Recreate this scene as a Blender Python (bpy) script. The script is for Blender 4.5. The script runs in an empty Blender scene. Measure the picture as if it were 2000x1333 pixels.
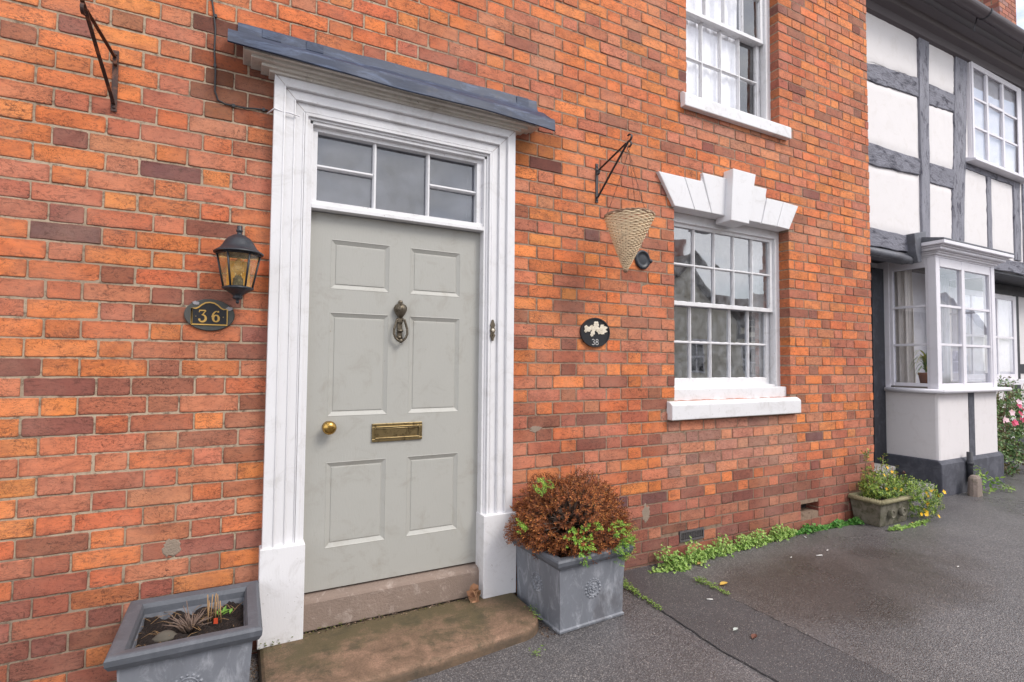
import bpy, bmesh, math, random
import numpy as np
from mathutils import Vector, Matrix
random.seed(7)
rnd = random.random
def ru(a, b): return a + (b - a) * random.random()

# ------------------------------------------------------------------ camera
YAW, PITCH, ROLL, D, FPX, CZ = 0.480235, 0.039167, 0.008973, 2.79115, 1019.42, 1.39
_F = np.array([math.sin(YAW), math.cos(YAW), 0.0]); _R = np.array([math.cos(YAW), -math.sin(YAW), 0.0]); _U = np.array([0, 0, 1.0])
_F2 = _F*math.cos(PITCH) + _U*math.sin(PITCH); _U2 = _U*math.cos(PITCH) - _F*math.sin(PITCH)
AR = _R*math.cos(ROLL) + _U2*math.sin(ROLL); AU = _U2*math.cos(ROLL) - _R*math.sin(ROLL); AF = _F2
scene = bpy.context.scene
cd = bpy.data.cameras.new("camera"); cam = bpy.data.objects.new("camera", cd)
scene.collection.objects.link(cam)
cd.sensor_width = 36.0; cd.lens = FPX*36/2000; cd.clip_start = 0.05; cd.clip_end = 500
M = Matrix.Identity(4)
for i in range(3):
    M[i][0] = AR[i]; M[i][1] = AU[i]; M[i][2] = -AF[i]
M[0][3], M[1][3], M[2][3] = 0.0, -D, CZ
cam.matrix_world = M
scene.camera = cam
scene.render.resolution_x = 1024; scene.render.resolution_y = 682
# ------------------------------------------------------------------ light
SUN_EL, SUN_AZ = math.radians(46), math.radians(150)   # azimuth from +y (north) clockwise
w = bpy.data.worlds.new("World"); scene.world = w; w.use_nodes = True
nt = w.node_tree; nt.nodes.clear()
out = nt.nodes.new('ShaderNodeOutputWorld'); bg = nt.nodes.new('ShaderNodeBackground')
sky = nt.nodes.new('ShaderNodeTexSky'); sky.sky_type = 'NISHITA'; sky.sun_disc = False
sky.sun_elevation = SUN_EL; sky.sun_rotation = SUN_AZ; sky.air_density = 1.0; sky.dust_density = 1.5
tc = nt.nodes.new('ShaderNodeTexCoord'); mp = nt.nodes.new('ShaderNodeMapping'); mp.inputs['Scale'].default_value = (1, 1, 2.6)
cn = nt.nodes.new('ShaderNodeTexNoise'); cn.inputs['Scale'].default_value = 2.4; cn.inputs['Detail'].default_value = 7; cn.inputs['Roughness'].default_value = 0.58
cr = nt.nodes.new('ShaderNodeValToRGB'); cr.color_ramp.elements[0].position = 0.38; cr.color_ramp.elements[1].position = 0.58
mx = nt.nodes.new('ShaderNodeMix'); mx.data_type = 'RGBA'; mx.inputs[7].default_value = (11.6, 11.5, 11.8, 1)
nt.links.new(tc.outputs['Generated'], mp.inputs[0]); nt.links.new(mp.outputs[0], cn.inputs['Vector']); nt.links.new(cn.outputs[0], cr.inputs[0])
nt.links.new(cr.outputs[0], mx.inputs[0]); nt.links.new(sky.outputs[0], mx.inputs[6]); nt.links.new(mx.outputs[2], bg.inputs[0])
bg.inputs[1].default_value = 0.13
nt.links.new(bg.outputs[0], out.inputs[0])
sl = bpy.data.lights.new("sun", 'SUN'); sl.energy = 1.5; sl.angle = math.radians(22); sl.color = (1.0, 0.95, 0.88)
so = bpy.data.objects.new("sun", sl); scene.collection.objects.link(so)
sd = Vector((math.sin(SUN_AZ)*math.cos(SUN_EL), math.cos(SUN_AZ)*math.cos(SUN_EL), math.sin(SUN_EL)))
so.rotation_euler = sd.to_track_quat('Z', 'Y').to_euler(); so.location = (3, -8, 12)
vs = scene.view_settings; vs.view_transform = 'Standard'; vs.look = 'None'; vs.exposure = 0.56; vs.gamma = 1.0; vs.use_curve_mapping = False
scene.cycles.max_bounces = 8; scene.cycles.transparent_max_bounces = 12
scene.cycles.use_denoising = True

# ------------------------------------------------------------------ measured photo points to points on real planes
def W(px, py, y=0.0):          # point of the plane Y=y seen at a photo point -> (x, z)
    d = AF*FPX + AR*(px-1000) - AU*(py-666.5); t = (D+y)/d[1]
    return (d[0]*t, d[2]*t+CZ)
def G(px, py, z=0.0):          # point of the plane Z=z
    d = AF*FPX + AR*(px-1000) - AU*(py-666.5); t = (z-CZ)/d[2]
    return (d[0]*t, d[1]*t-D)

# ------------------------------------------------------------------ materials
def lin(h):
    if isinstance(h, str):
        h = tuple(int(h[i:i+2], 16)/255 for i in (0, 2, 4))
    return tuple(c/12.92 if c <= .04045 else ((c+.055)/1.055)**2.4 for c in h) + (1,)
class NT:
    def __init__(s, name):
        s.m = bpy.data.materials.new(name); s.m.use_nodes = True; s.t = s.m.node_tree; s.b = s.t.nodes['Principled BSDF']; s.o = s.t.nodes['Material Output']
    def n(s, k, **kw):
        x = s.t.nodes.new('ShaderNode'+k)
        for a, v in kw.items(): setattr(x, a, v)
        return x
    def l(s, a, b): s.t.links.new(a, b)
    def coord(s, kind='Object', scale=(1, 1, 1)):
        c = s.n('TexCoord'); mpn = s.n('Mapping'); mpn.inputs['Scale'].default_value = scale; s.l(c.outputs[kind], mpn.inputs[0]); return mpn.outputs[0]
    def noise(s, v, scale, detail=4, rough=.55, dist=0.0):
        x = s.n('TexNoise'); x.inputs['Scale'].default_value = scale; x.inputs['Detail'].default_value = detail; x.inputs['Roughness'].default_value = rough; x.inputs['Distortion'].default_value = dist
        s.l(v, x.inputs['Vector']); return x.outputs['Fac']
    def ramp(s, f, a, b, ca=(0, 0, 0, 1), cb=(1, 1, 1, 1)):
        x = s.n('ValToRGB'); e = x.color_ramp.elements; e[0].position = a; e[1].position = b; e[0].color = ca; e[1].color = cb; s.l(f, x.inputs[0]); return x.outputs[0]
    def mix(s, f, a, b, mode='MIX'):
        x = s.n('Mix', data_type='RGBA', blend_type=mode)
        for i, v in ((0, f), (6, a), (7, b)):
            if hasattr(v, 'type') and hasattr(v, 'links'): s.l(v, x.inputs[i])
            else: x.inputs[i].default_value = v
        return x.outputs[2]
    def math(s, op, a, b=0.0, c=None):
        x = s.n('Math', operation=op)
        for i, v in enumerate((a, b) if c is None else (a, b, c)):
            if hasattr(v, 'links'): s.l(v, x.inputs[i])
            else: x.inputs[i].default_value = v
        return x.outputs[0]
    def bump(s, h, strength=.3, dist=.002, prev=None):
        x = s.n('Bump'); x.inputs['Strength'].default_value = strength; x.inputs['Distance'].default_value = dist; s.l(h, x.inputs['Height'])
        if prev is not None: s.l(prev, x.inputs['Normal'])
        return x.outputs[0]
    def fin(s, col=None, rough=.6, nrm=None, metal=0.0, spec=.5):
        for k, v in (('Base Color', col), ('Roughness', rough), ('Normal', nrm), ('Metallic', metal), ('Specular IOR Level', spec)):
            if v is None: continue
            if hasattr(v, 'links'): s.l(v, s.b.inputs[k])
            else: s.b.inputs[k].default_value = v
        return s.m
MT = {}
def simple(name, col, rough=.6, var=.15, scale=8, bump=.15, bscale=60, metal=0, dirt=None, dscale=6, dlo=.5, dhi=.7, stretch=(1, 1, 1), bdist=.002):
    t = NT(name); v = t.coord('Object', stretch); c = lin(col)
    dark = tuple(x*(1-var) for x in c[:3]) + (1,); lite = tuple(min(1, x*(1+var)) for x in c[:3]) + (1,)
    n1 = t.noise(v, scale, 6, .6); base = t.mix(n1, dark, lite)
    if dirt:
        base = t.mix(t.ramp(t.noise(v, dscale, 9, .7, .6), dlo, dhi), base, lin(dirt))
    m = t.fin(base, rough, t.bump(t.noise(v, bscale, 6, .65), bump, bdist), metal); MT[name] = m; return m

# brick
t = NT('brick'); at = t.n('Attribute', attribute_name='bcol', attribute_type='GEOMETRY'); uv = t.n('UVMap', uv_map='brick')
tcn = t.n('TexCoord'); off = t.n('VectorMath', operation='MULTIPLY_ADD'); cmb = t.n('CombineXYZ')
for k_ in range(3): t.l(at.outputs['Alpha'], cmb.inputs[k_])
t.l(cmb.outputs[0], off.inputs[0]); off.inputs[1].default_value = (7.0, 3.0, 11.0); t.l(tcn.outputs['Object'], off.inputs[2]); v = off.outputs[0]
vg = tcn.outputs['Object']
def stretch(sx_, sz_):
    mpn = t.n('Mapping'); mpn.inputs['Scale'].default_value = (sx_, 1, sz_); t.l(v, mpn.inputs[0]); return mpn.outputs[0]
sx = t.n('SeparateXYZ'); t.l(uv.outputs[0], sx.inputs[0])
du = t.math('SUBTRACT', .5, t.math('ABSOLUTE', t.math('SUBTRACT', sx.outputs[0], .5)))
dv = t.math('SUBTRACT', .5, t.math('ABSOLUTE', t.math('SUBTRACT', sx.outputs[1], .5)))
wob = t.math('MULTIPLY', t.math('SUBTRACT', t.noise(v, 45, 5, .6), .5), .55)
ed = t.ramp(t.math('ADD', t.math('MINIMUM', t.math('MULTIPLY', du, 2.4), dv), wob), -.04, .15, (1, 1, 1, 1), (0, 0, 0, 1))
col = at.outputs['Color']
col = t.mix(t.math('MULTIPLY', t.ramp(t.noise(v, 26, 9, .68), .36, .70), .55), col, t.mix(1.0, col, (1.28, 1.16, 1.05, 1), 'MULTIPLY'))
# kiln flashing: soft purple brown areas inside each brick
col = t.mix(t.math('MULTIPLY', t.ramp(t.noise(stretch(.8, 1.6), 9, 6, .62, .8), .46, .68), .62), col, t.mix(.62, col, lin('7b463b')))
col = t.mix(t.math('MULTIPLY', ed, .55), col, t.mix(.7, col, lin('5b342c')))  # darker edges: flashed, sooty brick plus arris shadow put into the colour
# crisp dark flecks and streaks
fm = t.ramp(t.noise(vg, 3.5, 4, .6), .30, .62); fb = t.ramp(t.noise(v, 7, 4, .6), .36, .56)
f1 = t.ramp(t.noise(stretch(1, 2.8), 30, 12, .80, 2.2), .525, .575)
fl_ = t.math('MULTIPLY', t.math('MULTIPLY', f1, fb), fm)
col = t.mix(t.math('MULTIPLY', fl_, .80), col, lin('4a322c'))
f3 = t.ramp(t.noise(stretch(1, 2.4), 17, 14, .84, 2.0), .530, .572)
col = t.mix(t.math('MULTIPLY', t.math('MULTIPLY', f3, t.math('MULTIPLY_ADD', fm, .75, .25)), .74), col, lin('47302b'))
f2 = t.ramp(t.noise(stretch(1, 1.6), 70, 8, .75, 1.5), .60, .64)
col = t.mix(t.math('MULTIPLY', t.math('MULTIPLY', f2, fb), .75), col, lin('3f2824'))
nzc = t.noise(v, 13, 4, .55, 5.0)
crk = t.math('MULTIPLY', t.ramp(nzc, .484, .498), t.ramp(nzc, .502, .516, (1, 1, 1, 1), (0, 0, 0, 1)))
crkm = t.math('MULTIPLY', crk, t.ramp(t.noise(v, 9, 3), .50, .58))
col = t.mix(t.math('MULTIPLY', crkm, .85), col, lin('3a221d'))
pits = t.n('TexVoronoi'); pits.inputs['Scale'].default_value = 85; t.l(v, pits.inputs['Vector'])
pm = t.math('MULTIPLY', t.ramp(pits.outputs['Distance'], .10, .18, (1, 1, 1, 1), (0, 0, 0, 1)), t.ramp(t.noise(v, 14, 3), .48, .58))
col = t.mix(t.math('MULTIPLY', pm, .8), col, lin('3f241e'))
# pale lime bloom and small white scrapes
col = t.mix(t.math('MULTIPLY', t.ramp(t.noise(vg, 2.2, 6, .62), .46, .70), .22), col, lin('c79c86'))
col = t.mix(t.math('MULTIPLY', t.ramp(t.noise(v, 75, 6, .8, 1), .71, .75), .75), col, lin('cdb3a5'))
hb = t.math('ADD', t.noise(v, 110, 8, .7), t.math('MULTIPLY', pm, -1.0)); hb = t.math('ADD', hb, t.math('MULTIPLY', crkm, -.9))
hb = t.math('ADD', hb, t.math('MULTIPLY', t.noise(v, 18, 3), .8)); hb = t.math('ADD', hb, t.math('MULTIPLY', fl_, -.35))
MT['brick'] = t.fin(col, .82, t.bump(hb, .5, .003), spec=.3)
# mortar
t = NT('mortar'); v = t.coord('Object'); z = t.n('SeparateXYZ'); t.l(v, z.inputs[0])
mc = t.mix(t.noise(v, 30, 8, .7), lin('97856f'), lin('ccb9a2'))
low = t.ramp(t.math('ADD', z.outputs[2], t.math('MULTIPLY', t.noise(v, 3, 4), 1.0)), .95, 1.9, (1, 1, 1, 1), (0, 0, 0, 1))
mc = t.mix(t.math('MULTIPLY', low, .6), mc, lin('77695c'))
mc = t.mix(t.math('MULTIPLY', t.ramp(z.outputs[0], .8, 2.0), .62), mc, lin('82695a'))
mc = t.mix(t.math('MULTIPLY', t.ramp(t.noise(v, 22, 8, .75), .50, .62), .8), mc, lin('5a4a3f'))
mc = t.mix(t.math('MULTIPLY', t.ramp(t.noise(v, 2.4, 6, .65), .46, .62), .55), mc, lin('84705f'))
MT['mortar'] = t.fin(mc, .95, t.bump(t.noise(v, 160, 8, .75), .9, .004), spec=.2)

def paint(name, col, chip, gl=.45, cs=1.0, amount=.66, grime='8f887c', grimek=.35):
    t = NT(name); v = t.coord('Object'); vv = t.coord('Object', (1, 1, .25)); c = lin(col)
    base = t.mix(t.noise(v, 5, 6, .6), tuple(x*.93 for x in c[:3])+(1,), c)
    g = t.ramp(t.noise(v, 7*cs, 9, .75, .8), .52, .74); base = t.mix(t.math('MULTIPLY', g, grimek), base, lin(grime))
    hair = t.ramp(t.noise(t.coord('Object', (1, 1, .05)), 90, 4, .6, .5), .70, .74)
    base = t.mix(t.math('MULTIPLY', hair, .25), base, lin(chip))
    ch = t.ramp(t.noise(v, 40*cs, 8, .7, 1.0), amount, amount+.02); base = t.mix(t.math('MULTIPLY', ch, .8), base, lin(chip))
    h = t.math('ADD', t.noise(vv, 130, 5, .6), t.math('MULTIPLY', ch, -1.2)); h = t.math('ADD', h, t.math('MULTIPLY', t.noise(v, 12, 3), .7))
    MT[name] = t.fin(base, gl, t.bump(h, .28, .0025), spec=.45); return MT[name]
paint('white_paint', 'dcdbdd', '8d8275', amount=.685, grimek=.32)
paint('white_worn', 'dedddf', '7f756a', amount=.645, grimek=.42)
paint('white_grimy', 'c9c3ba', '6f655b', amount=.63, grime='857a6c', grimek=.7)
paint('sage_paint', 'a8a7a1', '8a7d6b', gl=.48, amount=.69, grime='8f8a7f', grimek=.6)
paint('bay_white', 'e3e0e6', 'b9b3ae', amount=.72, grimek=.15)
paint('render_white', 'ddd8d9', 'bcb4b2', gl=.75, amount=.75, grime='b5aca8', grimek=.35)
paint('plaster', 'e0dcdc', 'b0a9a2', gl=.8, amount=.74, grime='c4bdb5', grimek=.4)
def leadmat(name, a, b, c, stretch=(1, 1, 1), k=.5):
    t = NT(name); v = t.coord('Object', stretch)
    base = t.mix(t.noise(v, 6, 8, .65, .5), lin(a), lin(b))
    base = t.mix(t.math('MULTIPLY', t.ramp(t.noise(v, 11, 10, .74, 1.4), .5, .72), k), base, lin(c))
    base = t.mix(t.math('MULTIPLY', t.ramp(t.noise(t.coord('Object', (1, 1, 1)), 3.2, 6, .6), .56, .64), .5), base, lin('4c494b'))
    MT[name] = t.fin(base, .55, t.bump(t.math('ADD', t.noise(v, 60, 6, .6), t.math('MULTIPLY', t.noise(v, 7, 2), 2)), .35, .003), spec=.5)
leadmat('lead_grey', '585b61', '84878f', 'c0c2c8', (1, 1, .4), .55)
leadmat('lead_rim', '484b51', '5e6168', '7b7e85', (1, 1, 1), .3)
leadmat('lead_blue', '182032', '303d58', '8497bb', (.4, 1, 1.6), .34)
leadmat('lead_dark', '4a4c52', '6d6e76', '8f9098')
simple('sandstone', '87766b', .9, .22, 5, .7, 90, dirt='a3948a', dscale=16, dlo=.54, dhi=.68, bdist=.006)
t = NT('step_stone'); v = t.coord('Object'); s = t.n('SeparateXYZ'); t.l(v, s.inputs[0])
b_ = t.mix(t.ramp(t.noise(v, 8, 10, .75, .8), .35, .66), lin('66523f'), lin('a07e68'))
b_ = t.mix(t.ramp(t.noise(v, 160, 4, .7), .4, .62), b_, t.mix(.5, b_, lin('4a3a2e')))
ms = t.math('ADD', t.noise(v, 5, 8, .7), t.math('MULTIPLY', s.outputs[1], .75))
b_ = t.mix(t.math('MULTIPLY', t.ramp(ms, .40, .60), .85), b_, lin('544c33'))
b_ = t.mix(t.math('MULTIPLY', t.ramp(t.noise(v, 9, 8, .7), .52, .64), .65), b_, lin('443f2d'))
fz = t.ramp(t.math('ADD', s.outputs[2], t.math('MULTIPLY', t.noise(v, 12, 6, .7), .03)), .048, .060, (1, 1, 1, 1), (0, 0, 0, 1)); b_ = t.mix(t.math('MULTIPLY', fz, .8), b_, t.mix(t.ramp(t.noise(v, 10, 8, .7), .35, .7), lin('37342a'), lin('6f5a47')))
MT['step_stone'] = t.fin(b_, .8, t.bump(t.noise(v, 120, 9, .75), .7, .005))
def tarmac(name, a, b, chipc, scale, rl, rh, brown=.5):
    t = NT(name); v = t.coord('Object')
    vo = t.n('TexVoronoi'); vo.inputs['Scale'].default_value = scale; t.l(v, vo.inputs['Vector'])
    base = t.mix(t.noise(v, 1.6, 6, .6), lin(a), lin(b))
    vc = t.n('SeparateXYZ'); t.l(vo.outputs['Color'], vc.inputs[0])
    chip = t.ramp(vc.outputs[0], .55, .95); base = t.mix(t.math('MULTIPLY', chip, .34), base, lin(chipc))
    sp = t.ramp(vc.outputs[1], .90, .99); base = t.mix(t.math('MULTIPLY', sp, .45), base, lin('c9bfb6'))
    gap = t.ramp(vo.outputs['Distance'], .30, .62); base = t.mix(t.math('MULTIPLY', gap, .5), base, lin('232224'))
    base = t.mix(t.math('MULTIPLY', t.ramp(t.noise(v, .9, 5, .6), .48, .66), brown*.3), base, lin('4b443f'))
    sp_ = t.n('SeparateXYZ'); t.l(v, sp_.inputs[0])
    ex = t.math('POWER', t.math('ABSOLUTE', t.math('DIVIDE', t.math('SUBTRACT', t.math('ADD', sp_.outputs[0], t.math('MULTIPLY', sp_.outputs[1], .35)), 3.25), 1.05)), 2.0)
    ey = t.math('POWER', t.math('ABSOLUTE', t.math('DIVIDE', t.math('ADD', sp_.outputs[1], .78), .46)), 2.0)
    el = t.math('ADD', t.math('ADD', ex, ey), t.math('MULTIPLY', t.math('SUBTRACT', t.noise(v, 2.6, 7, .65), .5), 2.2))
    damp = t.ramp(t.math('MULTIPLY', el, .5), .30, .72, (1, 1, 1, 1), (0, 0, 0, 1))
    base = t.mix(t.math('MULTIPLY', damp, brown), base, t.mix(1.0, base, (.52, .44, .38, 1), 'MULTIPLY'))
    wet = t.ramp(t.noise(v, 1.1, 5, .6, .3), .40, .60); r = t.n('MapRange'); t.l(wet, r.inputs[0]); r.inputs[3].default_value = rl; r.inputs[4].default_value = rh
    base = t.mix(t.ramp(wet, 0, 1, (.45, .45, .45, 1), (0, 0, 0, 1)), base, t.mix(1.0, base, (.62, .62, .65, 1), 'MULTIPLY'))
    MT[name] = t.fin(base, r.outputs[0], t.bump(t.math('ADD', t.math('MULTIPLY', vo.outputs['Distance'], -1), t.math('MULTIPLY', t.noise(v, 300, 4), .4)), .75, .006), spec=.6)
tarmac('tarmac', '5a5758', '767374', 'bdb7b4', 150, .25, .46, .75)
tarmac('tarmac_patch', '4c4a4c', '5b595b', '807c7c', 190, .30, .52, .2)
tarmac('road_tarmac', '55545a', '66656a', '8b8784', 120, .5, .8, .1)
simple('kerb_stone', '8d8a86', .85, .15, 6, .4, 80)
simple('iron', '2f2c2f', .5, .3, 20, .3, 90, dirt='5b3424', dscale=18, dlo=.56, dhi=.68)
simple('rusty_iron', '38221c', .6, .4, 25, .4, 120, dirt='74452c', dscale=22, dlo=.5, dhi=.62)
simple('black_metal', '272a31', .42, .12, 12, .1, 90)
simple('brass', '96845f', .32, .2, 20, .15, 80, metal=.9, dirt='5b4c35', dscale=25, dlo=.5, dhi=.66)
simple('brass_bright', 'b3904f', .22, .15, 14, .05, 80, metal=.95, dirt='7a5d30', dscale=10)
simple('bronze', '71685a', .4, .25, 30, .2, 80, metal=.75, dirt='3f382d', dscale=30, dlo=.5, dhi=.62)
simple('black_gloss', '2b2c30', .25, .12, 10, .05, 60)
simple('gold_paint', 'c9a052', .4, .1, 30, .05, 60)
simple('cream_relief', 'd9cfbd', .6, .15, 60, .2, 120, dirt='9b8a6c', dscale=60)
simple('silver_paint', 'd2d0cc', .4, .05)
simple('slate_plaque', '4a4a47', .6, .2, 20, .2, 90, dirt='37403a', dscale=14)
simple('grey_flake', '9a979b', .7, .2, 40, .3, 90)
simple('wicker', 'e2cba9', .7, .2, 30, .35, 180, dirt='a8917b', dscale=35, dlo=.56, dhi=.7)
simple('wicker_dark', '8a6f5a', .8, .3, 30, .35, 180)
simple('timber_grey', '85858e', .85, .35, 9, 1.0, 45, dirt='4b4a56', dscale=16, dlo=.52, dhi=.64, stretch=(1, 1, .35), bdist=.012)
simple('timber_rail', '7c7c86', .85, .35, 9, 1.0, 45, dirt='3f3e49', dscale=16, dlo=.5, dhi=.64, stretch=(.35, 1, 1), bdist=.012)
simple('black_paint', '2b2c33', .6, .2, 8, .25, 60, dirt='45464f', dscale=9, dlo=.5, dhi=.7)
simple('charcoal_plinth', '44454e', .8, .2, 9, .4, 80, dirt='5f6069', dscale=7, dlo=.45, dhi=.7)
simple('eaves_brown', '4d4448', .5, .15, 12, .2, 50, stretch=(.2, 1, 1))
simple('roof_slate', '55504f', .8, .3, 9, .4, 40)
simple('curtain', 'd8cfc5', .9, .08, 20, .1, 200)
simple('net', 'f0f0f4', .9, .03, 20, .1, 200)
simple('room_dark', '2d2b2c', .9, .2, 3, 0, 30)
simple('room_wall', '77706a', .9, .1, 3, 0, 30)
simple('soil', '261c18', .95, .5, 90, 1, 260, dirt='4a382c', dscale=110, dlo=.54, dhi=.62, bdist=.015)
simple('stem', '7d6552', .85, .3, 40, .2, 90)
simple('twig', '705e53', .85, .2, 40, .2, 90)
simple('straw', '9a7a55', .8, .2, 40, .2, 90)
simple('pebble', '565047', .85, .2, 20, .3, 90)
simple('terracotta', '9c6a4f', .8, .15, 12, .2, 60)
simple('bollard_stone', '887a72', .9, .25, 12, .8, 60, dirt='5f5d45', dscale=18, bdist=.008)
simple('trough_stone', '6d685c', .9, .3, 25, .8, 90, dirt='4b4a38', dscale=18, dlo=.45, dhi=.62, bdist=.006)
simple('rope_stone', '8b8467', .9, .2, 25, .5, 90, dirt='5d5b41', dscale=18)
simple('cast_iron', '565253', .7, .2, 30, .4, 120)
simple('mortar_patch', '8f7f70', .95, .15, 25, .8, 120, bdist=.006)
simple('cable_black', '2b2b2e', .6, .1)
simple('cable_white', 'd8d6da', .6, .1)
simple('chimney_brick', '9b5f50', .9, .1, 12, .2, 80)
simple('opp_cream', 'd8d0bd', .9, .06, 2, .1, 30)
simple('opp_brick', 'a0604a', .9, .15, 3, .1, 30)
simple('opp_timber', '2b2624', .9, .2, 3, .1, 30)
simple('opp_roof', '54443d', .9, .25, 4, .2, 30)
simple('red_plastic', 'c04a2c', .5, .1)
simple('green_plastic', '5f9a3c', .5, .1)
def leafmat(name, sub=.2, rough=.55):
    t = NT(name); a = t.n('Attribute', attribute_name='lcol', attribute_type='GEOMETRY')
    t.b.inputs['Subsurface Weight'].default_value = 0
    tr = t.n('BsdfTranslucent'); t.l(a.outputs['Color'], tr.inputs[0]); ms = t.n('MixShader'); ms.inputs[0].default_value = sub
    t.fin(a.outputs['Color'], rough); t.l(t.b.outputs[0], ms.inputs[1]); t.l(tr.outputs[0], ms.inputs[2]); t.l(ms.outputs[0], t.o.inputs[0]); MT[name] = t.m
leafmat('leaf'); leafmat('dead_leaf', .12, .8)
def glassmat(name, ior=1.75, tint=(.72, .74, .78, 1), rough=.02, bump=.08, dust_lift=.06, bscale=2.2, milk=(.55, .57, .6, 1), dscale=14):
    t = NT(name); v = t.coord('Object'); tr = t.n('BsdfTransparent'); tr.inputs[0].default_value = tint
    gl = t.n('BsdfGlossy'); gl.inputs['Roughness'].default_value = rough; gl.inputs[0].default_value = (.95, .97, 1, 1)
    fr = t.n('Fresnel'); fr.inputs[0].default_value = ior
    nb = t.bump(t.noise(v, bscale, 2, .5), bump, .02); t.l(nb, gl.inputs['Normal']); t.l(nb, fr.inputs['Normal'])
    gm_ = t.n('NewGeometry'); ff = t.math('MULTIPLY', fr.outputs[0], t.math('SUBTRACT', 1.0, gm_.outputs['Backfacing'])); m1 = t.n('MixShader'); t.l(ff, m1.inputs[0]); t.l(tr.outputs[0], m1.inputs[1]); t.l(gl.outputs[0], m1.inputs[2])
    df = t.n('BsdfDiffuse'); df.inputs[0].default_value = milk
    m2 = t.n('MixShader'); t.l(t.math('MULTIPLY', t.ramp(t.noise(v, dscale, 8, .7), .35, .75), dust_lift*2), m2.inputs[0]); t.l(m1.outputs[0], m2.inputs[1]); t.l(df.outputs[0], m2.inputs[2])  # milky film: dust, also a painted haze that lifts pane brightness
    t.l(m2.outputs[0], t.o.inputs[0]); MT[name] = t.m
glassmat('glass', 2.9, (.85, .87, .9, 1), .02, .08, .10)
glassmat('glass_dusty', 2.0, (.7, .72, .76, 1), .03, .012, .12, milk=(.40, .42, .48, 1), dscale=5)
glassmat('glass_bay', 2.3, (.97, .98, 1, 1), .01, .05, .02)
glassmat('glass_clear', 2.0, (1, 1, 1, 1), .02, .06, .03)
glassmat('amber_glass', 1.5, (1, .9, .62, 1), .05, .2, .16, 40, (.9, .72, .42, 1))  # yellow milk paints in the bright amber patch of the glass
simple('amber_card', 'f5c050', .5, .1)
t = NT('bulb_glass'); t.b.inputs['Transmission Weight'].default_value = .8; t.b.inputs['Roughness'].default_value = .05; t.b.inputs['Base Color'].default_value = lin('efe0b5'); MT['bulb_glass'] = t.m

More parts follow.
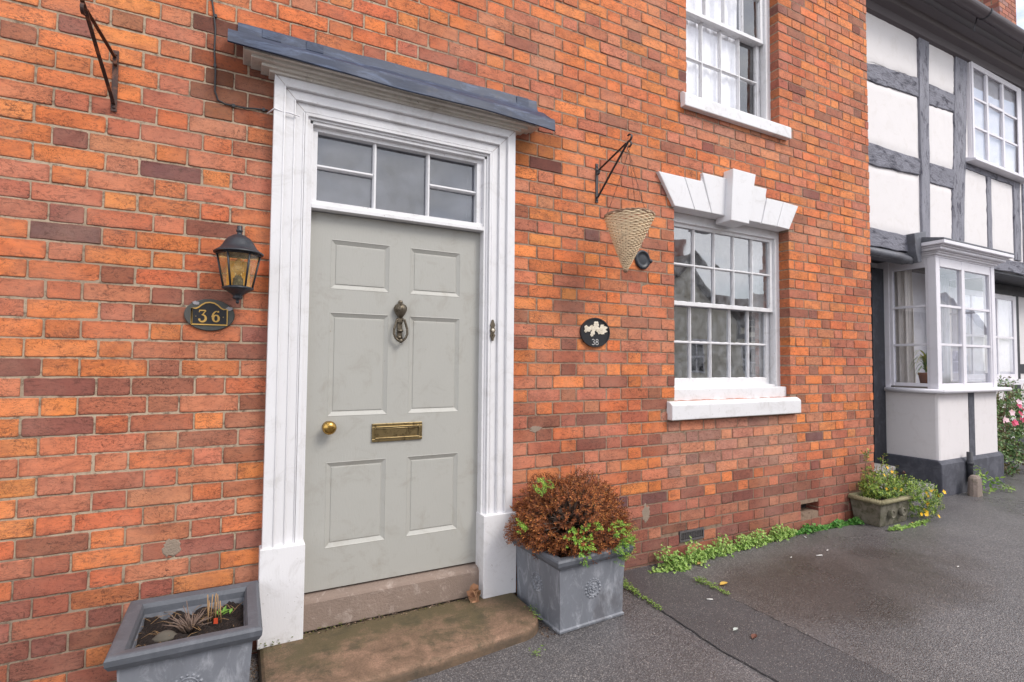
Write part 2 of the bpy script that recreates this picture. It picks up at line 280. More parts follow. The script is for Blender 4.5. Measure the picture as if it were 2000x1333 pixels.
# ------------------------------------------------------------------ mesh helpers
ORG = {}
def root(name, label, cat, loc, group=None, kind=None):
    o = bpy.data.objects.new(name, None); scene.collection.objects.link(o); o.location = loc; o.empty_display_size = .1
    ORG[o.name] = Vector(loc); tag(o, label, cat, group, kind); return o
def tag(o, label=None, cat=None, group=None, kind=None):
    for k, v_ in (('label', label), ('category', cat), ('group', group), ('kind', kind)):
        if v_: o[k] = v_
    return o
class MB:
    def __init__(s): s.v = []; s.f = []; s.c = []; s.sm = []
    def quad(s, *p, col=None, smooth=False):
        n = len(s.v); s.v += [tuple(q) for q in p]; s.f.append(tuple(range(n, n+len(p)))); s.c.append(col or (1, 1, 1, 1)); s.sm.append(smooth)
    def mesh(s, vs_, fs, col=None, smooth=False):
        n = len(s.v); s.v += [tuple(q) for q in vs_]
        for f in fs: s.f.append(tuple(n+i for i in f)); s.c.append(col or (1, 1, 1, 1)); s.sm.append(smooth)
    def box(s, x0, x1, y0, y1, z0, z1):
        if x0 > x1: x0, x1 = x1, x0
        if y0 > y1: y0, y1 = y1, y0
        if z0 > z1: z0, z1 = z1, z0
        s.mesh([(x0, y0, z0), (x1, y0, z0), (x1, y1, z0), (x0, y1, z0), (x0, y0, z1), (x1, y0, z1), (x1, y1, z1), (x0, y1, z1)],
               [(0, 3, 2, 1), (4, 5, 6, 7), (0, 1, 5, 4), (1, 2, 6, 5), (2, 3, 7, 6), (3, 0, 4, 7)])
    def prism(s, poly, y0, y1):          # poly of (x,z), any order; extruded along y
        a = sum(poly[i][0]*poly[(i+1) % len(poly)][1]-poly[(i+1) % len(poly)][0]*poly[i][1] for i in range(len(poly)))
        if a < 0: poly = poly[::-1]
        n = len(poly); y0, y1 = min(y0, y1), max(y0, y1)
        s.mesh([(x, y0, z_) for x, z_ in poly]+[(x, y1, z_) for x, z_ in poly],
               [tuple(range(n)), tuple(range(2*n-1, n-1, -1))]+[((i+1) % n, i, i+n, (i+1) % n+n) for i in range(n)])
    def prism_z(s, poly, z0, z1):
        a = sum(poly[i][0]*poly[(i+1) % len(poly)][1]-poly[(i+1) % len(poly)][0]*poly[i][1] for i in range(len(poly)))
        if a < 0: poly = poly[::-1]
        n = len(poly)
        s.mesh([(x, y, z0) for x, y in poly]+[(x, y, z1) for x, y in poly],
               [tuple(range(n-1, -1, -1)), tuple(range(n, 2*n))]+[(i, (i+1) % n, (i+1) % n+n, i+n) for i in range(n)])
    def prism_x(s, poly, x0, x1):        # poly of (y,z)
        a = sum(poly[i][0]*poly[(i+1) % len(poly)][1]-poly[(i+1) % len(poly)][0]*poly[i][1] for i in range(len(poly)))
        if a < 0: poly = poly[::-1]
        n = len(poly)
        s.mesh([(x0, y, z_) for y, z_ in poly]+[(x1, y, z_) for y, z_ in poly],
               [tuple(range(n-1, -1, -1)), tuple(range(n, 2*n))]+[(i, (i+1) % n, (i+1) % n+n, i+n) for i in range(n)])
    def tube(s, pts, r, n=8, col=None, cap=True, flat=None):
        pts = [Vector(p) for p in pts]; rs = r if isinstance(r, (list, tuple)) else [r]*len(pts); rings = []; up = None
        for i, p in enumerate(pts):
            d = (pts[min(i+1, len(pts)-1)]-pts[max(i-1, 0)]).normalized()
            if up is None: up = d.orthogonal().normalized() if flat is None else Vector(flat)
            up = (up-d*up.dot(d))
            up = up.normalized() if up.length > 1e-6 else d.orthogonal().normalized()
            b = d.cross(up)
            rings.append([p+(up*math.cos(a)+b*math.sin(a))*rs[i] for a in [2*math.pi*k/n for k in range(n)]])
        vs_ = [q for rg in rings for q in rg]; fs = []
        for i in range(len(pts)-1):
            for k in range(n): fs.append((i*n+k, i*n+(k+1) % n, (i+1)*n+(k+1) % n, (i+1)*n+k))
        if cap: fs += [tuple(range(n-1, -1, -1)), tuple((len(pts)-1)*n+k for k in range(n))]
        s.mesh(vs_, fs, col, True)
    def strap(s, pts, w_, t_, wdir=(1, 0, 0)):     # flat bar along pts: w_ wide along wdir, t_ thick
        pts = [Vector(p) for p in pts]; wd = Vector(wdir); vs_ = []; fs = []
        for i, p in enumerate(pts):
            d = (pts[min(i+1, len(pts)-1)]-pts[max(i-1, 0)]).normalized(); nn = d.cross(wd).normalized()
            for a, b in ((-1, -1), (1, -1), (1, 1), (-1, 1)): vs_.append(p+wd*a*w_/2+nn*b*t_/2)
        for i in range(len(pts)-1):
            for k in range(4): fs.append((i*4+k, (i+1)*4+k, (i+1)*4+(k+1) % 4, i*4+(k+1) % 4))
        fs += [(0, 1, 2, 3), tuple((len(pts)-1)*4+k for k in (3, 2, 1, 0))]
        s.mesh(vs_, fs)
    def lathe(s, c, prof, n=24, axis='z', smooth=True, flute=0, fl=0, col=None):
        c = Vector(c); vs_ = []; fs = []
        for r, h in prof:
            for k in range(n):
                a = 2*math.pi*k/n; rr = r*(1+flute*math.cos(fl*a)) if fl else r
                x, y = rr*math.cos(a), rr*math.sin(a)
                vs_.append(c+(Vector((x, y, h)) if axis == 'z' else Vector((x, -h, y))))
        for i in range(len(prof)-1):
            for k in range(n): fs.append((i*n+k, i*n+(k+1) % n, (i+1)*n+(k+1) % n, (i+1)*n+k))
        fs += [tuple(range(n-1, -1, -1)), tuple((len(prof)-1)*n+k for k in range(n))]
        s.mesh(vs_, fs, col, smooth)
    def leaf(s, p, d, up, L, wd, col, fold=.15):
        p = Vector(p); d = Vector(d).normalized(); sd_ = d.cross(Vector(up)); sd_ = sd_.normalized() if sd_.length > 1e-5 else d.orthogonal().normalized(); nn = sd_.cross(d)
        s.quad(p, p+d*L*.5+sd_*wd*.5+nn*fold*wd, p+d*L, p+d*L*.5-sd_*wd*.5+nn*fold*wd, col=col)
    def build(s, name, mat, parent=None, bevel=0, smooth_angle=None, org=None, colattr=None, weld=False):
        if weld and not colattr:
            key, mp_, nv = {}, [], []
            for p in s.v:
                k_ = (round(p[0], 5), round(p[1], 5), round(p[2], 5))
                if k_ not in key: key[k_] = len(nv); nv.append(p)
                mp_.append(key[k_])
            s.v = nv; s.f = [tuple(mp_[i] for i in f) for f in s.f]
        me = bpy.data.meshes.new(name)
        o3 = Vector((0, 0, 0))
        q = parent
        while q is not None:
            o3 = o3+Vector(ORG.get(q.name, (0, 0, 0))); q = q.parent
        if org is not None: o3 = o3+(Vector(org)-o3)
        arr = [(x-o3.x, y-o3.y, z_-o3.z) for x, y, z_ in s.v]
        me.from_pydata(arr, [], s.f); me.materials.append(MT[mat] if isinstance(mat, str) else mat)
        me.polygons.foreach_set('use_smooth', s.sm)
        if colattr:
            a = me.attributes.new(colattr, 'FLOAT_COLOR', 'FACE'); a.data.foreach_set('color', [c for col_ in s.c for c in col_])
        me.update()
        o = bpy.data.objects.new(name, me); scene.collection.objects.link(o)
        if parent is not None: o.parent = parent
        elif org is not None: o.location = org; ORG[o.name] = Vector(org)
        if bevel:
            b = o.modifiers.new('bevel', 'BEVEL'); b.width = bevel; b.segments = 2; b.limit_method = 'ANGLE'; b.angle_limit = math.radians(40)
        return o
def build_each(mb, name, mat, parent, bevel=0):     # every separate piece becomes a part of its own
    par = list(range(len(mb.v)))
    def find(a):
        while par[a] != a: par[a] = par[par[a]]; a = par[a]
        return a
    for f in mb.f:
        for q in f[1:]: par[find(f[0])] = find(q)
    grp = {}
    for i, f in enumerate(mb.f): grp.setdefault(find(f[0]), []).append(i)
    out_ = []
    for ids in grp.values():
        sub = MB(); mp_ = {}
        for i in ids:
            for q in mb.f[i]:
                if q not in mp_: mp_[q] = len(sub.v); sub.v.append(mb.v[q])
            sub.f.append(tuple(mp_[q] for q in mb.f[i])); sub.c.append(mb.c[i]); sub.sm.append(mb.sm[i])
        out_.append(sub.build(name, mat, parent, bevel=bevel))
    return out_
def ribbon(mb, pts, widths, y0, y1):    # thick stroked line in x,z plane
    n = len(pts); L, Rr = [], []
    for i in range(n):
        a = Vector(pts[max(i-1, 0)]); b = Vector(pts[min(i+1, n-1)]); d = (b-a).normalized(); nn = Vector((-d.y, d.x)); w_ = widths[i] if isinstance(widths, (list, tuple)) else widths
        p = Vector(pts[i]); L.append(p+nn*w_/2); Rr.append(p-nn*w_/2)
    for i in range(n-1):
        mb.prism([tuple(L[i]), tuple(L[i+1]), tuple(Rr[i+1]), tuple(Rr[i])], y0, y1)
def arc(cx, cz, rx, rz, a0, a1, n=14):
    return [(cx+rx*math.cos(math.radians(a0+(a1-a0)*i/n)), cz+rz*math.sin(math.radians(a0+(a1-a0)*i/n))) for i in range(n+1)]
def vary(c, k=.2):
    c = lin(c) if isinstance(c, str) else c; m = ru(1-k, 1+k)
    return (min(1, c[0]*m*ru(.92, 1.08)), min(1, c[1]*m), min(1, c[2]*m*ru(.9, 1.1)), 1)

# ================================================================== GROUND
def sheet(name, poly, z0, mat, th=.003):
    mb = MB(); mb.prism_z(poly, z0-th, z0); return tag(mb.build(name, mat), kind='structure')
KY = -4.3
mb = MB(); mb.quad((-30, KY, 0), (60, KY, 0), (60, 1.2, 0), (-30, 1.2, 0)); tag(mb.build('pavement', 'tarmac'), kind='structure')
mb = MB(); mb.quad((-200, -200, -.13), (200, -200, -.13), (200, 200, -.13), (-200, 200, -.13)); tag(mb.build('ground', 'road_tarmac'), kind='structure')
mb = MB(); mb.quad((-30, -11.0, -.126), (60, -11.0, -.126), (60, KY-.13, -.126), (-30, KY-.13, -.126)); tag(mb.build('road', 'road_tarmac'), kind='structure')
mb = MB(); x = -30
while x < 60: mb.box(x, x+.895, KY-.13, KY-.002, -.13, .004); x += .9
tag(mb.build('kerb', 'kerb_stone', bevel=.012), kind='structure')
strip = [G(1208, 1132), G(1294, 1196), G(1408, 1272), G(1516, 1333), (2.1, -1.9), (2.1, KY+.02), (2.62, KY+.02), (2.6, -1.4), G(1572, 1240), G(1440, 1176), (2.64, -.02), (2.16, -.02)]
sheet('pavement', strip, .004, 'tarmac_patch', .0035)

def crack(pts, w_, seed):
    rs = random.Random(seed); P = []
    for a_, b_ in zip(pts[:-1], pts[1:]):
        n = max(2, int(math.dist(a_, b_)/.03))
        for q in range(n): P.append((a_[0]+(b_[0]-a_[0])*q/n+rs.uniform(-.006, .006), a_[1]+(b_[1]-a_[1])*q/n+rs.uniform(-.006, .006)))
    mb = MB()
    for k in range(len(P)-1):
        d = Vector((P[k+1][0]-P[k][0], P[k+1][1]-P[k][1])).normalized(); nn = Vector((-d.y, d.x)); w0, w1 = w_*rs.uniform(.4, 1), w_*rs.uniform(.4, 1)
        a_, b_ = Vector(P[k]), Vector(P[k+1]); z_ = .0062
        mb.quad((*(a_-nn*w0/2), z_), (*(b_-nn*w1/2), z_), (*(b_+nn*w1/2), z_), (*(a_+nn*w0/2), z_))
    tag(mb.build('pavement', 'room_dark'), kind='structure')
crack([G(1440, 1176), G(1572, 1240), G(1688, 1298), (2.6, -1.6)], .006, 1)
crack([G(1294, 1196), G(1408, 1272), G(1516, 1333), (2.1, -1.7)], .008, 2)
# ================================================================== BRICK HOUSE
house = root('brick_house', 'orange red brick town house wall with grey green front door and white sash windows', 'house', (0, 0, 0))
C, P2 = .0808, .3605
WX0, WX1, ZTOP = -2.6, 5.28, 5.75
LW = (2.775, 4.072, 1.118, 2.525)       # lower window opening
UW = (2.905, 3.966, 3.375, 5.30)       # upper window opening
DO = (.125, 1.43, -.2, 2.80)           # door surround opening
MY = .0030
HOLE = (4.19, 4.428, .142, .212)       # missing brick / open vent
VENT = (2.812, 3.052, .112, .186)
OPEN = [LW, UW, DO, HOLE, VENT]
ORANGE = ['d0794a', 'd47f4a', 'c8734a', 'd6854e', 'cc7848', 'c26f4a', 'd07b48', 'c6744c']
SALMON = ['c27a5c', 'ba7256', 'b06a52', 'c07c5c']
PURPLE = ['96604c', '9c644c', '8c584a', 'a4694f', '946050', 'a0614b']
DARK = ['79504a', '7f4f45', '735350']
verts, faces, cols, uvs, smooth = [], [], [], [], []
def brick(x0, x1, z0, z1, deep, c):
    yo = ru(-.0022, .0015); tx = ru(-.0012, .0012); tz = ru(-.001, .001); j = .0013
    cx, cz_ = (x0+x1)/2, (z0+z1)/2; r = ru(.003, .008); rr = [ru(.001, .0065) for _ in range(4)]
    nx = 5 if x1-x0 > .15 else 3
    cont = [(x0, z0+rr[0])]; cont.append((x0+rr[0], z0))
    cont += [(x0+(x1-x0)*i/nx, z0+ru(-j, j)*1.3) for i in range(1, nx)]
    cont += [(x1-rr[1], z0), (x1, z0+rr[1]), (x1+ru(-j, j), cz_), (x1, z1-rr[2]), (x1-rr[2], z1)]
    cont += [(x1-(x1-x0)*i/nx, z1+ru(-j, j)*1.3) for i in range(1, nx)]
    cont += [(x0+rr[3], z1), (x0, z1-rr[3]), (x0+ru(-j, j), cz_)]
    n = len(cont); base = len(verts); ins = ru(.0020, .0036)
    def fy(x, z_): return yo+tx*(x-cx)/.1+tz*(z_-cz_)/.03
    for x, z_ in cont:
        dx, dz = cx-x, cz_-z_; ax = max(0, 1-ins/max(abs(dx), 1e-6)) if abs(dx) > (x1-x0)*.35 else 1-abs(ins/(x1-x0)); az = 1-ins/max(abs(dz), 1e-6) if abs(dz) > (z1-z0)*.3 else 1
        xi, zi = cx-dx*ax, cz_-dz*az; verts.append((xi, fy(xi, zi), zi))
    for x, z_ in cont: verts.append((x, fy(x, z_)+.0026, z_))
    for x, z_ in cont: verts.append((x, .118 if deep else .02, z_))
    def UV(i):
        x, _, z_ = verts[i]; return ((x-x0)/(x1-x0), (z_-z0)/(z1-z0))
    faces.append(tuple(base+i for i in range(n))); cols.append(c); uvs.extend(UV(base+i) for i in range(n)); smooth.append(False)
    for rg in (0, 1):
        for i in range(n):
            a, b = base+rg*n+i, base+rg*n+(i+1) % n; f = (b, a, a+n, b+n); faces.append(f); cols.append(c); uvs.extend(UV(q) for q in f); smooth.append(rg == 0)
for k in range(-3, int(ZTOP/C)+1):
    odd = k % 2
    x = .002+P2*(-8)+(.18 if odd else 0); seq = []
    while x < WX1+.3:
        seq += [(x, x+.1205), (x+.1205, x+P2)]; x += P2
    if seq[0][0] > WX0-.4: seq = [(seq[0][0]-.24, seq[0][0])]+seq
    xr = WX1
    for bx0, bx1 in seq:
        dj = ru(-.004, .004)
        a0, a1 = bx0+.0036+ru(-.0015, .0015), bx1-.0036+ru(-.0015, .0015)
        zph = lambda X: .0128-.0022*X
        zc = C*k+zph((a0+a1)/2); z0, z1 = zc+.0039+ru(-.001, .001), zc+C-.0039+ru(-.001, .001)
        segs = [(a0, a1)]
        lo, hi = WX0, WX1+(.004 if odd else -.002)
        segs = [(max(s0, lo), min(s1, hi)) for s0, s1 in segs if min(s1, hi)-max(s0, lo) > .025]
        for (ox0, ox1, oz0, oz1) in OPEN:
            ns = []
            for s0, s1 in segs:
                if z1 > oz0+.018 and z0 < oz1-.018 and s1 > ox0 and s0 < ox1:
                    if ox0-s0 > .022: ns.append((s0, ox0-.0005))
                    if s1-ox1 > .045: ns.append((ox1+.0005, s1))
                    elif s1 > ox1: carry = True
                else: ns.append((s0, s1))
            segs = ns
        for s0, s1 in segs:
            zz0, zz1 = z0, z1
            for o_ in OPEN:
                if z1 > o_[2]+.018 and z0 < o_[3]-.018 and 0 < s0-o_[1] < .055: s0 = o_[1]+.0005
                if z1 > o_[2]+.018 and z0 < o_[3]-.018 and 0 < o_[0]-s1 < .055: s1 = o_[0]-.0005
                if s1 > o_[0] and s0 < o_[1]:
                    if zz0 < o_[3] <= z1 and z0 >= o_[3]-.018: zz0 = o_[3]+.001
                    if zz0 < o_[2] < zz1 and z1 <= o_[2]+.018: zz1 = o_[2]-.001
            mx_ = (s0+s1)/2; mz = (z0+z1)/2; q = rnd()
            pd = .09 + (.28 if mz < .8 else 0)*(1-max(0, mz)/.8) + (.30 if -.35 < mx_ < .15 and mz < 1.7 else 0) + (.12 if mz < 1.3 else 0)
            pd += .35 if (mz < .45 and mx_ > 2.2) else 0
            if q < pd*.75: c = random.choice(PURPLE)
            elif q < pd*.75+.008: c = random.choice(DARK)
            elif q < pd+.30: c = random.choice(SALMON)
            else: c = random.choice(ORANGE)
            c = list(vary(c, .07))
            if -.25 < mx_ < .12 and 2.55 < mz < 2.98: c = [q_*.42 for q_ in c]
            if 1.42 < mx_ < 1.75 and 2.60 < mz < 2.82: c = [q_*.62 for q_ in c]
            big = .5+.5*math.sin(mx_*1.7+mz*1.1)*math.cos(mx_*.6-mz*2.3+1); c = [c[0]*(.92+.14*big), c[1]*(.88+.20*big), c[2]*(.92+.14*big), 1]
            if 2.7 < mx_ < 4.16 and .55 < mz < 1.02: c = [c[0]*.75+.12, c[1]*.7+.10, c[2]*.7+.085, 1]
            if 2.8 < mx_ < 4.05 and 3.05 < mz < 3.3: c = [c[0]*.7+.12, c[1]*.65+.09, c[2]*.65+.07, 1]
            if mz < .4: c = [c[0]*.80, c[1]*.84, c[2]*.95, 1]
            deep = any(abs(s1-o[0]) < .02 or abs(s0-o[1]) < .02 for o in OPEN) or s1 > WX1-.02 or any((abs(z1-o[2]) < .1 or abs(z0-o[3]) < .1) and s1 > o[0] and s0 < o[1] for o in OPEN)
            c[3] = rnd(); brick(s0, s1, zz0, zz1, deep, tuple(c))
me = bpy.data.meshes.new('wall'); me.from_pydata(verts, [], faces)
# mortar bed cut round the openings
nb = len(faces)
me.materials.append(MT['brick'])
me.polygons.foreach_set('use_smooth', smooth)
a = me.attributes.new('bcol', 'FLOAT_COLOR', 'FACE'); a.data.foreach_set('color', [q for c in cols for q in c])
ul = me.uv_layers.new(name='brick'); ul.data.foreach_set('uv', [q for u in uvs for q in u]); me.update()
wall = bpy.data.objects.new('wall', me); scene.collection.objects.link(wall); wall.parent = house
mb = MB()
xs = sorted({WX0, WX1-.003} | {o[0]-.003 for o in OPEN} | {o[1]+.003 for o in OPEN}); zs = sorted({-.15, ZTOP} | {max(o[2]-.004, -.15) for o in OPEN} | {o[3]+.004 for o in OPEN})
for i in range(len(xs)-1):
    for j in range(len(zs)-1):
        cx, cz_ = (xs[i]+xs[i+1])/2, (zs[j]+zs[j+1])/2
        if any(o[0]-.003 < cx < o[1]+.003 and o[2]-.004 < cz_ < o[3]+.004 for o in OPEN): continue
        mb.quad((xs[i], MY, zs[j]), (xs[i+1], MY, zs[j]), (xs[i+1], MY, zs[j+1]), (xs[i], MY, zs[j+1]))
for o in OPEN:
    dpt = .117; x0, x1, z0, z1 = o[0]-.003, o[1]+.003, max(o[2]-.004, -.15), o[3]+.004
    mb.quad((x0, MY, z0), (x0, dpt, z0), (x0, dpt, z1), (x0, MY, z1)); mb.quad((x1, MY, z0), (x1, MY, z1), (x1, dpt, z1), (x1, dpt, z0))
    mb.quad((x0, MY, z1), (x0, dpt, z1), (x1, dpt, z1), (x1, MY, z1)); mb.quad((x0, MY, z0), (x1, MY, z0), (x1, dpt, z0), (x0, dpt, z0))
mb.quad((WX1-.003, MY, -.15), (WX1-.003, .9, -.15), (WX1-.003, .9, ZTOP), (WX1-.003, MY, ZTOP))
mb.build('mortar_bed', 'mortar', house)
# dark brick carcass behind: side return, roof block
mb = MB(); mb.box(WX0, LW[0]-.2, .40, .44, -.1, ZTOP); mb.box(LW[0]-.2, WX1-.01, 2.6, 2.64, -.1, ZTOP); mb.build('back_wall', 'room_dark', house)
mb = MB(); mb.quad((WX0, -.25, ZTOP+.02), (WX1+.02, -.25, ZTOP+.02), (WX1+.02, 3.5, ZTOP+3.0), (WX0, 3.5, ZTOP+3.0)); mb.box(WX0, WX1, -.25, .3, ZTOP-.02, ZTOP+.015); mb.build('roof', 'roof_slate', house)
# mortar repairs on the bricks
def blob(cx, cz_, rx, rz, seed, th=.0025):
    rs = random.Random(seed); n = 26
    pts = [(cx+rx*(1+rs.uniform(-.25, .25))*math.cos(2*math.pi*i/n), cz_+rz*(1+rs.uniform(-.25, .25))*math.sin(2*math.pi*i/n)) for i in range(n)]
    m = MB(); vv = [(x, -th, z_) for x, z_ in [(cx+(p[0]-cx)*.82, cz_+(p[1]-cz_)*.82) for p in pts]]+[(x, .002, z_) for x, z_ in pts]
    m.mesh(vv, [tuple(range(n))]+[((i+1) % n, i, i+n, (i+1) % n+n) for i in range(n)]); return m
for s_, (px, py, rx, rz) in enumerate([(336, 1070, .037, .045), (1262, 1003, .04, .062), (1046, 838, .045, .022), (1535, 905, .0, 0)]):
    if rx: X, Z = W(px, py); blob(X, Z, rx, rz, s_+3).build('mortar_repair', 'mortar_patch', house)
# air brick and open vent
X0, X1, Z0, Z1 = VENT
mb = MB(); mb.box(X0, X1, .03, .035, Z0, Z1); vent_back = mb
ab = MB(); f_ = .012
ab.box(X0, X1, -.010, .02, Z0, Z0+f_); ab.box(X0, X1, -.010, .02, Z1-f_, Z1); ab.box(X0, X0+f_, -.0095, .02, Z0+f_, Z1-f_); ab.box(X1-f_, X1, -.0095, .02, Z0+f_, Z1-f_)
nx = 13
for i in range(1, nx): xx = X0+f_+(X1-X0-2*f_)*i/nx; ab.box(xx-.0018, xx+.0018, -.006, .018, Z0+f_, Z1-f_)
for i in range(1, 5): zz = Z0+f_+(Z1-Z0-2*f_)*i/5; ab.box(X0+f_, X1-f_, -.0035, .016, zz-.0018, zz+.0018)
ar = ab.build('air_vent', 'cast_iron', house); vent_back.build('vent_back', 'room_dark', ar)
mb = MB(); mb.box(HOLE[0]-.002, HOLE[1]+.002, .112, .13, HOLE[2], HOLE[3]); mb.build('vent_recess', 'room_dark', house)

# ---- door surround
SL, SR, ST = .115, 1.433, 2.775
bands = [(.052, -.064), (.048, -.050), (.044, -.037), (.014, -.044), (.012, -.030)]
ds = MB(); off = 0
for i, (bw, y) in enumerate(bands):
    a0, a1 = off, off+bw; zb = .50
    L0, L1, R0, R1, T0, T1 = SL+a0, SL+a1, SR-a0, SR-a1, ST-a0*1.05, ST-a1*1.05
    ds.prism([(L0, zb), (L1, zb), (L1, T1), (L0, T0)], y, .03)
    ds.prism([(R0, zb), (R1, zb), (R1, T1), (R0, T0)], y, .03)
    ds.prism([(L0, T0), (L1, T1), (R1, T1), (R0, T0)], y+.0004, .03)
    if i < 3:          # little ovolo bead on each fascia's inner edge
        for xx in (L1-.005, R1+.005): ds.tube([(xx, y-.001, zb), (xx, y-.001, T1)], .0045, 6)
        ds.tube([(L1-.005, y-.001, T1+.005), (R1+.005, y-.001, T1+.005)], .0045, 6)
    off = a1
IL, IR, IT = SL+off, SR-off, ST-off*1.05
ds.box(IL-.002, IL+.014, -.022, .06, .06, IT); ds.box(IR-.014, IR+.002, -.022, .06, .06, IT); ds.box(IL-.002, IR+.002, -.022, .06, IT-.016, IT+.01)
surround = ds.build('door_surround', 'white_paint', house, bevel=.0015)
for x0, x1 in ((SL-.010, SL+.188), (SR-.188, SR+.022)):
    mb = MB(); mb.box(x0, x1, -.078, .035, .052, .505 if x0 < .5 else .515); mb.build('plinth_block', 'white_worn', surround, bevel=.004)
for sx_, xa in ((1, SL), (-1, SR)):
    o_ = 0
    for i, (bw, y) in enumerate(bands[:3]):
        m_ = MB(); xa0, xa1 = xa+sx_*(o_+.002), xa+sx_*(o_+bw-.008); za0, za1 = ST-(o_+.002)*1.05, ST-(o_+bw-.008)*1.05
        m_.prism([(xa0-.0008, za0), (xa0+.0012, za0), (xa1+.0010, za1), (xa1-.0006, za1)], y-.0006, y+.004); m_.build('mitre_joint', 'stem', surround); o_ += bw
# door leaf
DX0, DX1, DZ0, DZ1, DY = IL+.008, IR-.008, .228, 2.150, .030
pcols = [(.404, .714), (.826, 1.127)]; prow = [(1.757, 2.018), (1.098, 1.637), (.430, .865)]
gx = [DX0]+[q for p in pcols for q in p]+[DX1]; gz = [DZ0, .430, .865, 1.098, 1.637, 1.757, 2.018, DZ1]
dl = MB()
for i in range(5):
    for j in range(7):
        x0, x1, z0, z1 = gx[i], gx[i+1], gz[j], gz[j+1]
        if i in (1, 3) and j in (1, 3, 5):
            steps = [(0, 0), (.003, -.001), (.007, .002), (.024, .0105), (.027, .0105), (.0295, .0075), (.036, .0072)]
            for (a, ya), (b, yb) in zip(steps[:-1], steps[1:]):
                p = [(x0+a, DY+ya, z0+a), (x1-a, DY+ya, z0+a), (x1-a, DY+ya, z1-a), (x0+a, DY+ya, z1-a)]; q = [(x0+b, DY+yb, z0+b), (x1-b, DY+yb, z0+b), (x1-b, DY+yb, z1-b), (x0+b, DY+yb, z1-b)]
                for k in range(4): dl.quad(p[k], p[(k+1) % 4], q[(k+1) % 4], q[k])
            b = .036; dl.quad((x0+b, DY+.0072, z0+b), (x1-b, DY+.0072, z0+b), (x1-b, DY+.0072, z1-b), (x0+b, DY+.0072, z1-b))
        else: dl.quad((x0, DY, z0), (x1, DY, z0), (x1, DY, z1), (x0, DY, z1))
dl.quad((DX0, DY, DZ0), (DX0, DY+.045, DZ0), (DX1, DY+.045, DZ0), (DX1, DY, DZ0)); dl.quad((DX0, DY, DZ1), (DX1, DY, DZ1), (DX1, DY+.045, DZ1), (DX0, DY+.045, DZ1))
dl.quad((DX0, DY, DZ0), (DX0, DY, DZ1), (DX0, DY+.045, DZ1), (DX0, DY+.045, DZ0)); dl.quad((DX1, DY, DZ0), (DX1, DY+.045, DZ0), (DX1, DY+.045, DZ1), (DX1, DY, DZ1))
dl.quad((DX0, DY+.045, DZ0), (DX0, DY+.045, DZ1), (DX1, DY+.045, DZ1), (DX1, DY+.045, DZ0))
door = dl.build('front_door', 'sage_paint', house)
kx, kz = W(639, 836, 0.0); kx += .008; kz = W(639, 836, -.01)[1]
mb = MB(); mb.lathe((kx, DY, kz), [(.028, 0), (.030, .003), (.024, .006), (.014, .009), (.011, .022), (.016, .030), (.030, .037), (.0345, .046), (.034, .056), (.026, .066), (.012, .071), (.002, .072)], 28, 'y'); mb.build('door_knob', 'brass_bright', door)
lx0, lz0 = .632, .955; lx1, lz1 = .908, 1.052
mb = MB(); b = .016
for (x0, x1, z0, z1) in ((lx0, lx1, lz0, lz0+b), (lx0, lx1, lz1-b, lz1), (lx0, lx0+b, lz0+b, lz1-b), (lx1-b, lx1, lz0+b, lz1-b)): mb.box(x0, x1, DY-.010, DY, z0, z1)
for (x0, x1, z0, z1) in ((lx0+b, lx1-b, lz0+b, lz0+b+.006), (lx0+b, lx1-b, lz1-b-.006, lz1-b), (lx0+b, lx0+b+.006, lz0+b+.006, lz1-b-.006), (lx1-b-.006, lx1-b, lz0+b+.006, lz1-b-.006)): mb.box(x0, x1, DY-.014, DY, z0, z1)
lb = mb.build('letterbox', 'brass', door, bevel=.002)
mb = MB(); mb.box(lx0+b+.008, lx1-b-.008, DY-.005, DY-.001, lz0+b+.008, lz1-b-.008); mb.tube([(lx0+b+.01, DY-.006, lz1-b-.012), (lx1-b-.01, DY-.006, lz1-b-.012)], .004, 8); mb.build('flap', 'brass', lb, bevel=.001)
# knocker
nx_, nz = .772, 1.72
mb = MB()
mb.lathe((nx_, DY-.014, nz-.012), [(.001, .012), (.011, .008), (.013, 0), (.010, -.009), (.004, -.012)], 14, 'z')
mb.lathe((nx_, DY-.016, nz-.10), [(.007, 0), (.013, .008), (.024, .022), (.033, .042), (.034, .058), (.027, .072), (.014, .080), (.006, .084)], 40, 'z', flute=.07, fl=14)
mb.box(nx_-.016, nx_+.016, DY-.022, DY, nz-.122, nz-.098); mb.box(nx_-.013, nx_+.013, DY-.012, DY, nz-.21, nz-.122)
mb.tube([(nx_-.014, DY-.022, nz-.168), (nx_+.014, DY-.022, nz-.168)], .007, 10)
mb.lathe((nx_, DY, nz-.205), [(.017, 0), (.017, .006), (.009, .012), (.004, .016)], 18, 'y')
kb = mb.build('knocker', 'bronze', door)
mb = MB()
pr = [(-.020, -.105), (-.027, -.130), (-.036, -.160), (-.037, -.185), (-.028, -.208), (-.012, -.222), (0, -.226)]
pr = pr+[(-x, z_) for x, z_ in pr[-2::-1]]
pts = [(nx_+x, DY-.028, nz+z_) for x, z_ in pr]
fine = []
for i in range(len(pts)-1):
    for q in range(5): fine.append(Vector(pts[i]).lerp(Vector(pts[i+1]), q/5))
fine.append(Vector(pts[-1]))
mb.tube(fine, [.0052+.0024*math.sin(i*1.5)**2 for i in range(len(fine))], 8)
mb.lathe((nx_, DY-.034, nz-.224), [(.004, -.012), (.011, -.006), (.013, 0), (.010, .008), (.003, .013)], 14, 'z'); mb.build('knocker_ring', 'bronze', kb)
